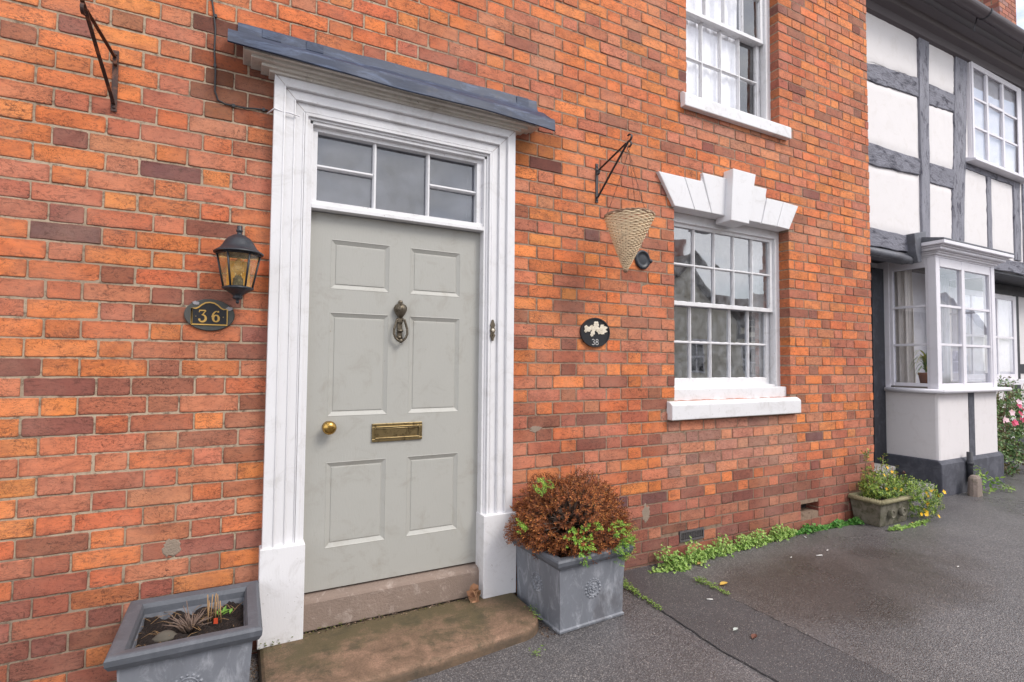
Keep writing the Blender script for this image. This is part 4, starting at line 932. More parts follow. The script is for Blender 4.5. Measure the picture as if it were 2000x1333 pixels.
# ================================================================== PLANTERS
def planter(x0, y0, w_, h, label, mat='lead_grey', rot=0, rim=.03):
    cx, cy = x0+w_/2, y0+w_/2
    r_ = root('planter_box', label, 'planter', (cx, cy, 0), 'square lead grey planters')
    def T(x, y, z_):
        a_ = math.radians(rot); return (cx+x*math.cos(a_)-y*math.sin(a_), cy+x*math.sin(a_)+y*math.cos(a_), z_)
    hw = w_/2
    def ring(m, prof, closed=False, nseg=1):      # prof: (offset from hw, z)
        P_ = []
        for o_, z_ in prof: P_.append([T(sx_*(hw+o_), sy_*(hw+o_), z_) for sx_, sy_ in ((-1, -1), (1, -1), (1, 1), (-1, 1))])
        for a_, b_ in zip(P_[:-1], P_[1:]):
            for k in range(4): m.quad(a_[k], a_[(k+1) % 4], b_[(k+1) % 4], b_[k])
        if closed: m.quad(*P_[-1])
    m = MB(); ring(m, [(-.020, .0), (-.006, .003), (-.004, .014), (-.012, .020), (-.008, h*.5), (.0, h-.05), (-.03, h-.045), (-.03, h-.13)])
    m.build('body', mat, r_)
    m = MB(); ring(m, [(-.012, h-.055), (.006, h-.056), (.020, h-.048), (.030, h-.030), (.032, h-.010), (.026, h), (.018, h+.002), (-.018, h-.003), (-.026, h-.02), (-.034, h-.15)])
    o = m.build('rim', 'lead_rim', r_); b_ = o.modifiers.new('bevel', 'BEVEL'); b_.width = .006; b_.segments = 2
    # rosettes front (-y) and left (-x)
    for face in ('front', 'side'):
        m = MB()
        def Q(u, v_, d):
            tt = -.008
            return T(u, -(hw+tt)-d, v_) if face == 'front' else T(-(hw+tt)-d, -u, v_)
        zc = h*.50
        def ringm(R0, R1, d0, d1, n=28, wob=0, fl_=0):
            A = [Q(R0*(1+wob*math.cos(fl_*2*math.pi*i/n))*math.cos(2*math.pi*i/n), zc+R0*(1+wob*math.cos(fl_*2*math.pi*i/n))*math.sin(2*math.pi*i/n), d0) for i in range(n)]
            B = [Q(R1*(1+wob*math.cos(fl_*2*math.pi*i/n))*math.cos(2*math.pi*i/n), zc+R1*(1+wob*math.cos(fl_*2*math.pi*i/n))*math.sin(2*math.pi*i/n), d1) for i in range(n)]
            for i in range(n): m.quad(A[i], A[(i+1) % n], B[(i+1) % n], B[i], smooth=True)
        for k in range(16):
            a_ = 2*math.pi*k/16; X, Z = .048*math.cos(a_), .048*math.sin(a_)
            pts = [Q(X+.010*math.cos(q*math.pi/4), zc+Z+.010*math.sin(q*math.pi/4), -.001) for q in range(8)]; tp = Q(X, zc+Z, .008)
            for q in range(8): m.quad(pts[q], pts[(q+1) % 8], tp, smooth=True)
        ringm(.042, .038, -.001, .006); ringm(.038, .033, .006, -.001)
        for k in range(8):
            a_ = 2*math.pi*k/8; X, Z = .021*math.cos(a_), .021*math.sin(a_)
            pts = [Q(X+.009*math.cos(q*math.pi/4), zc+Z+.009*math.sin(q*math.pi/4), -.001) for q in range(8)]; tp = Q(X, zc+Z, .008)
            for q in range(8): m.quad(pts[q], pts[(q+1) % 8], tp, smooth=True)
        ringm(.011, .009, -.001, .008, 14); ringm(.009, .002, .008, .010, 14)
        m.build('rosette', mat, r_)
    m = MB(); ns = 26; zs_ = h-.066; P_ = [[T((-hw+.03)+(w_-.06)*i/ns, (-hw+.03)+(w_-.06)*j/ns, zs_+.012*math.sin(i*.9+j*.5)+ru(-.006, .008)) for j in range(ns+1)] for i in range(ns+1)]
    for i in range(ns):
        for j in range(ns): m.quad(P_[i][j], P_[i+1][j], P_[i+1][j+1], P_[i][j+1])
    m.build('soil', 'soil', r_, weld=True)
    return r_, T, zs_
pA, TA, zA = planter(-.352, -.515, .425, .365, 'square lead grey planter holding bare soil and dry cut stems beside the step', rot=0)
pB, TB, zB = planter(1.462, -.500, .445, .385, 'square lead grey planter carrying the round dead shrub beside the step', rot=3)

# left planter contents
cxp, cyp = -.155, -.305
pt = root('dead_plant', 'dry brown stump and cut stems sticking out of bare soil', 'plant', (cxp, cyp, zA))
m = MB()
for k in range(46):
    a_ = ru(0, 6.28); r0 = ru(0, .03); L = ru(.04, .12); p0 = Vector((cxp+.01+r0*math.cos(a_), cyp+r0*math.sin(a_), zA)); d = Vector((math.cos(a_)*ru(.3, 1), math.sin(a_)*ru(.3, 1), ru(.3, 1.1))).normalized()
    m.tube([p0, p0+d*L*.5+Vector((0, 0, .008)), p0+d*L], [ru(.002, .004), .0022, .0012], 5)
m.build('stump_twigs', 'twig', pt)
m = MB()
for k in range(9):
    p0 = Vector((cxp+.085+ru(-.025, .035), cyp+.03+ru(-.03, .03), zA)); m.tube([p0, p0+Vector((ru(-.01, .01), ru(-.01, .01), ru(.06, .12)))], .0022, 5)
for k in range(60):
    p0 = Vector((cxp+ru(-.18, .18), cyp+ru(-.19, .18), zA+.010)); a_ = ru(0, 6.28); L = ru(.02, .09); m.tube([p0, p0+Vector((math.cos(a_)*L*.5, math.sin(a_)*L*.5, .012)), p0+Vector((math.cos(a_)*L, math.sin(a_)*L, ru(-.002, .012)))], .0008, 4)
m.build('dry_stalks', 'straw', pt)
m = MB()
for k in range(14):
    p0 = Vector((cxp+.12+ru(-.03, .03), cyp+.06+ru(-.02, .02), zA+.02)); a_ = ru(0, 6.28); m.leaf(p0, (math.cos(a_), math.sin(a_), ru(.2, .8)), (0, 0, 1), ru(.02, .035), .014, vary('6f9a3f'))
m.build('green_sprout', 'leaf', pt, colattr='lcol')
def stone(name, label, cat, c, r, seed, mat, group=None, sq=(1, 1, .6)):
    bm = bmesh.new(); bmesh.ops.create_icosphere(bm, subdivisions=3, radius=1); rs = random.Random(seed); ph = [rs.uniform(0, 6) for _ in range(4)]
    for v_ in bm.verts:
        k = 1+.12*math.sin(v_.co.x*3+ph[0])+.1*math.sin(v_.co.y*4+ph[1])+.08*math.sin(v_.co.z*5+ph[2]); v_.co = Vector((v_.co.x*r*sq[0]*k, v_.co.y*r*sq[1]*k, v_.co.z*r*sq[2]*k))
    me = bpy.data.meshes.new(name); bm.to_mesh(me); bm.free(); me.materials.append(MT[mat])
    for p in me.polygons: p.use_smooth = True
    o = bpy.data.objects.new(name, me); o.location = c; scene.collection.objects.link(o); tag(o, label, cat, group); return o
stone('stone', 'flat grey stone lying on the soil of the left planter', 'stone', (cxp-.075, cyp-.02, zA+.006), .047, 3, 'pebble', sq=(1, .62, .42))
m = MB(); q = Vector((cxp+.095, cyp+.0, zA+.03)); m.prism([(q.x-.007, q.z-.02), (q.x+.009, q.z-.022), (q.x+.008, q.z+.000), (q.x-.006, q.z+.002)], q.y-.001, q.y+.001)
tg = m.build('plant_tag', 'red_plastic', org=q); tag(tg, 'small red plant tag stuck in the left planter soil', 'plant tag')

# dead shrub with green shoots in right planter
cS = Vector((1.70, -.275, .47))
sh = root('dead_shrub', 'round dead russet shrub with a few bright green shoots', 'shrub', (cS.x, cS.y, zB))
rs = random.Random(11); m = MB(); tw = MB(); gr = MB(); RX, RY, RZ = .345, .275, .262
def shoot(mb_, p, d, L, nl, size, pal, k=.3):
    for q in range(nl):
        u = (q+1)/nl; pp = p+d*L*u; a_ = q*2.4+rs.random(); o1 = d.orthogonal().normalized(); o2 = d.cross(o1); dd = (o1*math.cos(a_)+o2*math.sin(a_))*.9+d*(.35+.6*u)
        mb_.leaf(pp, dd, d, size*rs.uniform(.7, 1.25), size*.38, vary(rs.choice(pal), k), .2)
DEADC = ['9a5a30', 'ac6a38', '854a29', '724026', 'b87a42', '653722', '9c6038']
GREENC = ['7ba53a', '93b944', '5f8f38', 'a4c552']
for i in range(2600):
    th = rs.uniform(0, 2*math.pi); ph = math.acos(rs.uniform(-.35, 1)); rr = rs.uniform(.80, 1.04)*(1+.08*math.sin(3*th+1)+.07*math.sin(5*ph+2*th)+.05*math.sin(9*th+4*ph))
    d = Vector((math.sin(ph)*math.cos(th), math.sin(ph)*math.sin(th), math.cos(ph)))
    p = cS+Vector((d.x*RX*rr, d.y*RY*rr, d.z*RZ*rr))
    if p.y > -.015: p.y = -.015-rs.random()*.03
    if p.z < zB+.02 and abs(p.x-1.685) < .19 and p.y > -.45: continue
    # a bald patch of bare twigs on the left front
    bald = (d-Vector((-.55, -.72, .42)).normalized()).length < .36
    if bald and rs.random() < .85:
        p1 = cS+(p-cS)*rs.uniform(.65, .92); tw.tube([cS+(p-cS)*.25, p1+Vector((rs.uniform(-.02, .02), 0, rs.uniform(-.02, .02)))], [.0022, .0010], 4); continue
    dd = (d+Vector((rs.uniform(-.5, .5), rs.uniform(-.5, .5), rs.uniform(-.4, .5)))).normalized()
    shoot(m, p-dd*.02, dd, .032, 8, .0165, DEADC, .35)
    if i % 150 == 7:
        e_ = p+dd*rs.uniform(.03, .07); tw.tube([p-dd*.05, e_], [.0018, .0009], 4); shoot(m, e_-dd*.02, dd, .02, 3, .013, DEADC, .3)
    if i % 5 == 0: tw.tube([cS+(p-cS)*.2+Vector((0, 0, -.05)), cS+(p-cS)*.6, p], [.004, .0022, .0012], 4)
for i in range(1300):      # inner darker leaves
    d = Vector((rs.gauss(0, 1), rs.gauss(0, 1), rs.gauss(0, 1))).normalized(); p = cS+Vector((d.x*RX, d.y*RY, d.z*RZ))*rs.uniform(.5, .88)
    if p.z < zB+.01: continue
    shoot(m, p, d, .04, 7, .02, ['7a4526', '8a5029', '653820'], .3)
for (dx, dy, dz, n_, sp_) in [(-.62, -.2, .80, 26, .05), (-1.0, -.25, .15, 14, .03), (-.35, -.85, .05, 22, .05), (-.2, -.92, -.12, 16, .04), (.25, -.95, .1, 10, .03), (.62, -.80, -.22, 60, .055), (.60, -.85, -.5, 46, .05), (.35, -.95, -.30, 10, .03), (-.1, -.93, .22, 8, .025), (-.3, -.9, -.4, 9, .03), (.42, -.9, .12, 12, .03)]:
    d = Vector((dx, dy, dz)).normalized(); c0 = cS+Vector((d.x*RX, d.y*RY, d.z*RZ))*1.03
    for i in range(n_):
        p = c0+Vector((rs.gauss(0, sp_*.55), rs.gauss(0, sp_*.4), rs.gauss(0, sp_*.55))); dd = (d+Vector((rs.uniform(-.5, .5), rs.uniform(-.5, .5), rs.uniform(0, .7)))).normalized()
        shoot(gr, p, dd, .026, 9, .014, GREENC, .25)
m.build('dead_leaves', 'dead_leaf', sh, colattr='lcol'); tw.build('stems', 'twig', sh); gr.build('green_shoots', 'leaf', sh, colattr='lcol')

# stone trough with rope rim
TX0, TX1, TY0, TY1, TH = 4.86, 5.33, -.20, .0-.01, .215
tr = root('stone_trough', 'low weathered stone trough with rope edge at the far end of the brick wall', 'planter', ((TX0+TX1)/2, (TY0+TY1)/2, 0))
TY1 = -.012; TY0 = -.27
m = MB(); cx, cy = (TX0+TX1)/2, (TY0+TY1)/2
def frus(m, x0, x1, y0, y1, z0, z1, k):
    m.mesh([(x0+k, y0+k, z0), (x1-k, y0+k, z0), (x1-k, y1-k, z0), (x0+k, y1-k, z0), (x0, y0, z1), (x1, y0, z1), (x1, y1, z1), (x0, y1, z1)], [(0, 3, 2, 1), (4, 5, 6, 7), (0, 1, 5, 4), (1, 2, 6, 5), (2, 3, 7, 6), (3, 0, 4, 7)])
frus(m, TX0, TX1, TY0, TY1, 0, TH-.02, .025)
for xx in (TX0+.15, TX1-.15): m.lathe((xx, TY0+.01, TH*.5), [(.038, 0), (.038, .030), (.026, .034), (.022, .022), (.014, .024), (.003, .030)], 18, 'y')
m.build('body', 'trough_stone', tr, bevel=.01)
m = MB()
cor = [(TX0-.005, TY0-.005), (TX1+.005, TY0-.005), (TX1+.005, TY1), (TX0-.005, TY1)]
for k in range(4):
    a_, b_ = Vector((*cor[k], TH)), Vector((*cor[(k+1) % 4], TH)); L = (b_-a_).length; N = int(L/.018); m.tube([a_, b_], .019, 8)
    d = (b_-a_).normalized()
    for q in range(N):
        c_ = a_.lerp(b_, (q+.5)/N); s1 = d.cross(Vector((0, 0, 1))); m.tube([c_+s1*.021-d*.006+Vector((0, 0, -.006)), c_+Vector((0, 0, .022)), c_-s1*.021+d*.006+Vector((0, 0, -.006))], .0065, 5)
m.build('rope_rim', 'rope_stone', tr)
m = MB(); m.box(TX0+.03, TX1-.03, TY0+.03, TY1-.02, TH-.03, TH-.012); m.build('soil', 'soil', tr)

def bushy(mb_, c, R3, n, size, pal, seed, k=.3, zmin=.0, ymax=None, nl=6, up=.4):
    rs_ = random.Random(seed); c = Vector(c)
    for i in range(n):
        d = Vector((rs_.gauss(0, 1), rs_.gauss(0, 1), rs_.gauss(0, 1))).normalized(); rr = rs_.uniform(.3, 1)**.5; p = c+Vector((d.x*R3[0], d.y*R3[1], d.z*R3[2]))*rr
        if p.z < zmin: p.z = zmin+rs_.random()*.01
        if ymax is not None and p.y > ymax: p.y = ymax-rs_.random()*.02
        dd = (d+Vector((rs_.uniform(-.5, .5), rs_.uniform(-.5, .5), rs_.uniform(-.2, .6)+up))).normalized()
        for q in range(nl):
            a_ = q*2.4; o1 = dd.orthogonal().normalized(); o2 = dd.cross(o1); l_ = (o1*math.cos(a_)+o2*math.sin(a_))+dd*(.2+.5*q/nl)
            mb_.leaf(p+dd*size*1.4*q/nl, l_, dd, size*rs_.uniform(.7, 1.3), size*.5, vary(rs_.choice(pal), k))
YG = ['76943c', '8ea648', '5c7a34', 'a2b052', '4a682e']
yp = root('yellow_flower_plant', 'straggly green plant with small yellow flowers spilling over the stone trough', 'plant', (5.15, -.14, TH))
m = MB(); st_ = MB(); fl_ = MB()
bushy(m, (5.08, -.14, .30), (.21, .14, .11), 380, .020, YG, 3, ymax=-.01)
bushy(m, (5.52, -.24, .17), (.21, .17, .16), 460, .020, YG, 4, ymax=.2, zmin=.01)
bushy(m, (5.36, -.20, .26), (.16, .13, .11), 260, .020, YG, 5, ymax=-.01)
for (x, y, h) in ((4.97, -.10, .62), (5.0, -.16, .50), (5.22, -.10, .56), (5.27, -.15, .46), (5.10, -.2, .42)):
    pts = [Vector((x+.02*math.sin(q*1.3), y, TH+(h-TH)*q/6)) for q in range(7)]; st_.tube(pts, .003, 5)
    for q in range(26):
        u = rnd()*.9+.1; pp = pts[0].lerp(pts[-1], u); bushy(m, pp, (.030, .022, .016), 1, .022, YG+['b0a04c'], q+int(x*100), nl=5, ymax=-.008)
FL = []
def flower(mb_, c, r, col, seed):
    mb_ = MB(); FL.append(mb_)
    rs_ = random.Random(seed); d = Vector((rs_.uniform(-.6, .1), -1, rs_.uniform(0, .7))).normalized(); o1 = d.orthogonal().normalized(); o2 = d.cross(o1)
    for k in range(5):
        a_ = 2*math.pi*k/5; mb_.leaf(c, o1*math.cos(a_)+o2*math.sin(a_)+d*.2, d, r, r*.9, vary(col, .1), .1)
for i in range(13):
    a_ = random.Random(i+40); c = Vector((5.52+a_.uniform(-.19, .19), -.28-a_.uniform(0, .14), .15+a_.uniform(-.1, .16))); flower(fl_, c, .019, 'e8b821', i)
for i in range(6):
    a_ = random.Random(i+80); c = Vector((5.10+a_.uniform(-.16, .2), -.2-a_.uniform(0, .06), .36+a_.uniform(-.08, .22))); flower(fl_, c, .017, 'dfb02a', i)
flower(fl_, Vector((5.80, -.32, .22)), .024, 'f0c020', 5)
m.build('foliage', 'leaf', yp, colattr='lcol'); st_.build('stems', 'stem', yp); [f.build('flower', 'leaf', yp, colattr='lcol') for f in FL]; FL.clear()

# ================================================================== weeds, moss, litter
wd = MB(); rs = random.Random(21)
WG = ['8cad50', '9fbe60', '7a9a48', 'b3cc75', '668a3c']
def weedline(mb_, pts, n, w_, h, size, pal, seed, zb=0):
    rs_ = random.Random(seed)
    for i in range(n):
        u = rs_.random()*(len(pts)-1); k = int(u); a_, b_ = Vector(pts[k]), Vector(pts[min(k+1, len(pts)-1)]); p = a_.lerp(b_, u-k)
        sc = (.30+.70*abs(math.sin(u*3.1+seed)))*(.7+.3*math.sin(u*11+seed))*(1-.35*u/len(pts)); x, y = p.x+rs_.gauss(0, .02), p.y+rs_.gauss(0, w_*.42)*sc
        y = min(y, -.012); z_ = zb+rs_.uniform(0, 1)**1.4*h*sc*max(.15, 1-abs(y-p.y)/max(w_, .001)*.7); d = Vector((rs_.uniform(-.6, .6), rs_.uniform(-.9, .2), rs_.uniform(.3, 1))).normalized()
        for q in range(5):
            a2 = q*2.4; o1 = d.orthogonal().normalized(); o2 = d.cross(o1); l_ = (o1*math.cos(a2)+o2*math.sin(a2))+d*.3
            mb_.leaf((x, y, z_+.002), l_, d, size*rs_.uniform(.6, 1.3), size*.65, vary(rs_.choice(pal), .25))
weedline(wd, [(2.58, -.09), (2.80, -.10), (3.05, -.085), (3.4, -.07), (3.8, -.06), (4.02, -.045)], 2300, .095, .20, .013, WG, 1)
weedline(wd, [(2.46, -.11), (2.64, -.16), (2.72, -.17)], 260, .06, .05, .011, WG, 2)
weedline(wd, [(4.05, -.04), (4.4, -.06), (4.72, -.07), (4.85, -.10)], 620, .05, .08, .018, ['3f7a2e', '55913a', '6f9a4a'], 3)
weedline(wd, [(4.86, -.33), (5.2, -.36), (5.45, -.33)], 260, .05, .04, .015, WG, 4)
gw = wd.build('wall_weeds', 'leaf', colattr='lcol'); tag(gw, 'low green weeds growing along the foot of the brick wall', 'weeds', kind='stuff')
ms = MB()
for line, n_, seed in (([G(1212, 1140), G(1240, 1160), G(1292, 1195)], 240, 5), ([G(1362, 1136), G(1390, 1148), G(1425, 1166)], 150, 6), ([(.13, -.10), (.5, -.035), (1.42, -.05)], 60, 7), ([G(1040, 1285), G(1066, 1262)], 26, 8), ([(1.43, -.30), (1.40, -.44)], 40, 9)):
    rs_ = random.Random(seed)
    for i in range(n_):
        u = rs_.random()**1.5*(len(line)-1); k = int(u); a_, b_ = Vector(line[k]), Vector(line[min(k+1, len(line)-1)]); p = a_.lerp(b_, u-k); th_ = .030*(1-u/len(line))+.004
        on = .058 if seed in (7, 9) else .004
        x, y, z_ = p.x+rs_.gauss(0, th_*.5), p.y+rs_.gauss(0, th_*.4), on+rs_.random()*th_*.7
        if seed in (7,) and y > -.02: continue
        for q in range(4): a2 = rs_.uniform(0, 6.28); ms.leaf((x, y, z_), (math.cos(a2), math.sin(a2), rs_.uniform(.1, .9)), (0, 0, 1), .010 if seed < 7 else .006, .006, vary(rs_.choice(['7f9a45', '94ad55', '66803a'] if seed != 7 else ['5f6b2e', '70702f']), .25))
gm = ms.build('moss_tufts', 'leaf', colattr='lcol'); gm.name = 'moss'; tag(gm, 'moss and tiny weeds in the pavement seams and step edge', 'moss', kind='stuff')
# loose dirt at the foot of the wall
dt = MB(); rs_ = random.Random(9)
for i in range(1500):
    x = rs_.choice([rs_.uniform(2.0, 2.75), rs_.uniform(1.40, 1.47), rs_.uniform(.08, .14), rs_.uniform(2.7, 4.9), rs_.uniform(.33, 1.3)])
    on = .058 if .14 < x < 1.4 else .001
    y = -abs(rs_.gauss(0, .05))-.012 if x > 1.5 else (rs_.uniform(-.5, -.03) if x < .14 or x > 1.4 else -.024-abs(rs_.gauss(0, .018)))
    s_ = rs_.uniform(.002, .007); c = vary(rs_.choice(['4a3a2e', '6b5644', '33281f', '8a7562']), .3); a_ = rs_.uniform(0, 6.28)
    p = Vector((x, y, on+.001)); e1 = Vector((math.cos(a_), math.sin(a_), rs_.uniform(-.1, .4)))*s_; e2 = Vector((-math.sin(a_), math.cos(a_), rs_.uniform(0, .4)))*s_*.6
    dt.mesh([p-e1, p+e2, p+e1, p-e2, p+Vector((0, 0, s_*.5))], [(0, 3, 4), (3, 2, 4), (2, 1, 4), (1, 0, 4)], col=c)
gd = dt.build('loose_dirt', 'dead_leaf', colattr='lcol'); tag(gd, 'scattered soil crumbs and grit where wall meets pavement', 'dirt', kind='stuff')

def fallen(x, y, z_, L, col, label, a_=0, curl=.25, wd_=.45, group='fallen leaves on the pavement'):
    m = MB(); n = 8; d = Vector((math.cos(a_), math.sin(a_), 0)); s1 = Vector((-d.y, d.x, 0)); c = vary(col, .05); rowsL = []
    for i in range(n+1):
        u = i/n; w_ = L*wd_*math.sin(math.pi*min(1, u*1.02+.02))**.8*.5; z0 = z_+L*curl*(u-.5)**2+.002; p = Vector((x, y, z0))+d*L*(u-.5); rowsL.append((p-s1*w_+Vector((0, 0, w_*.5)), p, p+s1*w_+Vector((0, 0, w_*.6))))
    for i in range(n):
        for k in (0, 1): m.quad(rowsL[i][k], rowsL[i+1][k], rowsL[i+1][k+1], rowsL[i][k+1], col=c, smooth=True)
    m.tube([rowsL[0][1], rowsL[0][1]-d*L*.2+Vector((0, 0, .003))], .001, 4, col=c)
    o = m.build('fallen_leaf', 'dead_leaf', org=(x, y, z_), colattr='lcol'); tag(o, label, 'leaf', group); return o
for px, py, L, col, lab, a_ in [(1414, 1142, .075, 'c9a04a', 'yellow willow leaf lying on the dark patch near the weeds', .1), (1368, 1102, .070, 'b98f52', 'tan leaf beside the wall weeds below the air vent', .2), (1340, 1046, .0, '', '', 0),
                            (1548, 1038, .08, '8a5a3c', 'brown leaf at the far end of the wall weeds', 2), (1473, 1245, .06, '6b4334', 'flat brown leaf pressed on the wet pavement', .4), (1598, 1018, .0, '', '', 0), (1783, 1022, .035, 'c28a3a', 'small orange leaf just past the stone trough', 0)]:
    if L: X, Y = G(px, py, .004); fallen(X, Y, .004, L, col, lab, a_)
X, Y = G(1437, 1231, .004); fallen(X, Y, .004, .045, 'b9bcae', 'small pale grey leaf on the dark patch of pavement', .2)
# crumpled leaves on the step
cl = root('leaf_clump', 'crumpled dry brown leaves caught on the step by the right plinth', 'leaves', (1.205, -.06, .06)); m = MB(); rs_ = random.Random(4)
for i in range(7):
    c = Vector((1.205+rs_.uniform(-.035, .04), -.075+rs_.uniform(-.02, .02), .062+.018*i*.6)); n = 7; a0 = rs_.uniform(0, 6); co = vary(rs_.choice(['8f6a4c', 'a37c5b', '7a543a']), .1); up = Vector((rs_.uniform(-.6, .6), -1, rs_.uniform(-.3, .7))).normalized(); o1 = up.orthogonal().normalized(); o2 = up.cross(o1); rim_ = [c+(o1*math.cos(a0+k*6.28/n)+o2*math.sin(a0+k*6.28/n))*rs_.uniform(.018, .034)+up*rs_.uniform(-.008, .014) for k in range(n)]
    m = MB()
    for k in range(n): m.quad(c, rim_[k], rim_[(k+1) % n], col=co, smooth=True)
    m.build('leaf', 'dead_leaf', cl, colattr='lcol')
# tiny pieces of litter
for (px, py, L, a_, lab) in [(1600, 1086, .05, -.3, 'longer white stub lying on the pavement beyond the weeds'), (1386, 1172, .035, -.6, 'white stub on the dark patch nearest the planter'), (1545, 1090, .018, .3, 'tiny white scrap between the weeds and the longer stub'), (1572, 1050, .03, 1.2, 'white scrap near the brown leaf by the wall'), (1616, 1076, .02, .1, 'pale scrap just beyond the longer white stub'), (1871, 1108, .022, 0, 'small white scrap on the far right pavement')]:
    X, Y = G(px, py, .004); m = MB(); m.tube([(X-L/2*math.cos(a_), Y-L/2*math.sin(a_), .008), (X+L/2*math.cos(a_), Y+L/2*math.sin(a_), .008)], .0036, 7); o = m.build('litter', 'silver_paint', org=(X, Y, .004)); tag(o, lab, 'litter', 'white scraps on the pavement')

# ================================================================== TIMBER FRAMED HOUSE
YU, YL, YB = .25, .65, .08
th = root('timber_house', 'white plastered house with grey timber framing and a bay window', 'house', (7.5, YU, 0))
def Z6(x, y, Y=YU): return W(1660+x/2.665, y/2.665, Y)
m = MB(); m.box(5.285, 12.5, YU, YU+.12, 2.62, 5.42); m.build('upper_wall', 'plaster', th)
# slightly pillowed plaster panels
def pillow(poly, y, th_=.009, nm='plaster_panel'):
    (a, b, c, d) = [Vector((p[0], p[1])) for p in poly]; n = 16; m = MB(); rs_ = random.Random(int(abs(a.x*100))+int(abs(a.y*50))); G_ = []
    for i in range(n+1):
        r_ = []
        for j in range(n+1):
            u, v_ = i/n, j/n; p = (a*(1-u)+b*u)*(1-v_)+(d*(1-u)+c*u)*v_; e = min(1, min(u, 1-u, v_, 1-v_)*14)
            if i in (0, n) or j in (0, n): p = p+Vector((rs_.uniform(-.012, .012), rs_.uniform(-.012, .012)))
            r_.append((p.x, y-th_*math.sin(e*math.pi/2)+rs_.uniform(-.0012, .0012), p.y))
        G_.append(r_)
    for i in range(n):
        for j in range(n): m.quad(G_[i][j], G_[i+1][j], G_[i+1][j+1], G_[i][j+1], smooth=True)
    m.build(nm, 'plaster', th, weld=True)
zR1b, zR1t, zR2b, zR2t, zBb, zBt, zT = 4.38, 4.60, 3.48, 3.70, 2.61, 2.79, 5.22
P1a, P1b, P2a, P2b = 6.745, 6.97, 7.58, 7.86
for x0, x1 in ((5.4, 6.73), (6.98, 7.565)):
    for z0, z1 in ((zT-1, 0),): pass
def pan(x0, x1, z0, z1, z0r=None, z1r=None): pillow([(x0, z0), (x1, z0r or z0), (x1, z1r or z1), (x0, z1)], YU-.004)
pan(5.45, 6.735, 4.545, 5.10, 4.65, 5.23); pan(5.45, 6.725, 3.685, 4.33, 3.715, 4.42); pan(5.45, 6.70, 2.79, 3.455, 2.80, 3.515)
pan(6.985, 7.59, 4.645, 5.235, 4.665, 5.285); pan(6.97, 7.55, 3.71, 4.395, 3.735, 4.435); pan(6.93, 7.46, 2.81, 3.475, 2.85, 3.49)
pan(7.75, 8.36, 2.82, 3.80, 2.83, 3.80); pan(8.49, 9.10, 2.83, 3.79, 2.84, 3.78); pan(9.62, 10.6, 2.84, 3.75); pan(9.62, 10.6, 3.95, 4.85); pan(9.62, 10.6, 4.95, 5.30)
def beam(poly, pj=.012, mat='timber_grey'):
    m = MB(); P = []
    for i in range(len(poly)):
        a, b = Vector(poly[i]), Vector(poly[(i+1) % len(poly)]); L = (b-a).length; k = max(1, int(L/.14)); nn = Vector((-(b-a).y, (b-a).x)).normalized()
        for q in range(k): P.append(tuple(a.lerp(b, q/k)+nn*(random.uniform(-.008, .008) if q else 0)))
    m.prism(P, YU-pj, YU+.05); return m.build('timber_beam', mat, th, bevel=.006)
beam([(P1a, 2.80), (P1b-.06, 2.80), (P1b+.01, 5.30), (P1a+.01, 5.30)], .026); beam([(7.42, 2.80), (7.70, 2.80), (7.925, 5.34), (7.63, 5.34)], .024)
beam([(5.3, zR1b-.05), (P1a, 4.425), (P1a, 4.648), (5.3, zR1t-.10)], .018, 'timber_rail'); beam([(P1b, 4.40), (7.58, 4.44), (7.60, 4.655), (P1b+.01, 4.642)], .018, 'timber_rail')
beam([(5.3, 3.44), (P1a-.03, 3.52), (P1a-.02, 3.705), (5.3, 3.675)], .030, 'timber_rail'); beam([(P1b-.03, 3.48), (7.49, 3.495), (7.52, 3.728), (P1b-.02, 3.708)], .022, 'timber_rail')
beam([(5.29, 2.604), (6.60, 2.615), (6.60, 2.795), (5.29, 2.786)], .045, 'timber_rail')
beam([(8.365, 2.82), (8.475, 2.82), (8.485, 3.80), (8.36, 3.80)], .016); beam([(9.115, 2.80), (9.30, 2.80), (9.32, 3.86), (9.13, 3.86)], .020); beam([(7.70, 3.805), (9.34, 3.80), (9.34, 3.90), (7.76, 3.905)], .014, 'timber_rail')
beam([(9.40, 2.78), (9.60, 2.78), (9.62, 5.34), (9.43, 5.34)], .018); beam([(7.93, 5.185), (9.43, 5.24), (9.43, 5.36), (7.90, 5.36)], .014, 'timber_rail'); beam([(9.62, 3.78), (12.4, 3.78), (12.4, 3.93), (9.62, 3.93)], .014, 'timber_rail')
beam([(8.05, 2.62), (12.4, 2.62), (12.4, 2.78), (8.05, 2.78)], .03, 'timber_rail')
beam([(10.62, 2.8), (10.8, 2.8), (10.8, 5.3), (10.62, 5.3)], .018)
# upper casement
UX0, UX1, UZ0, UZ1 = 7.925, 9.37, 3.935, 5.18
m = MB(); f_ = .05; yo = YU-.035
m.box(UX0, UX0+f_, yo, YU+.03, UZ0, UZ1); m.box(UX1-f_, UX1, yo, YU+.03, UZ0, UZ1); m.box(UX0+f_, UX1-f_, yo, YU+.03, UZ1-f_, UZ1); m.box(UX0+f_, UX1-f_, yo, YU+.03, UZ0, UZ0+f_)
m.box(UX0+.014, UX0+f_+.012, yo-.014, yo, UZ0+.014, UZ1-.014); m.box(UX1-f_-.09, UX1-.014, yo-.012, yo, UZ0+.014, UZ1-.014); m.box(UX0+f_+.012, UX1-f_-.09, yo-.010, yo, UZ1-f_-.03, UZ1-.014)
cw = m.build('window', 'bay_white', th, bevel=.003); tag(cw, 'white casement window in the upper timber wall')
m = MB(); gx0, gx1, gz0, gz1 = UX0+f_+.012, UX1-f_-.09, UZ0+f_, UZ1-f_-.03; cl = []
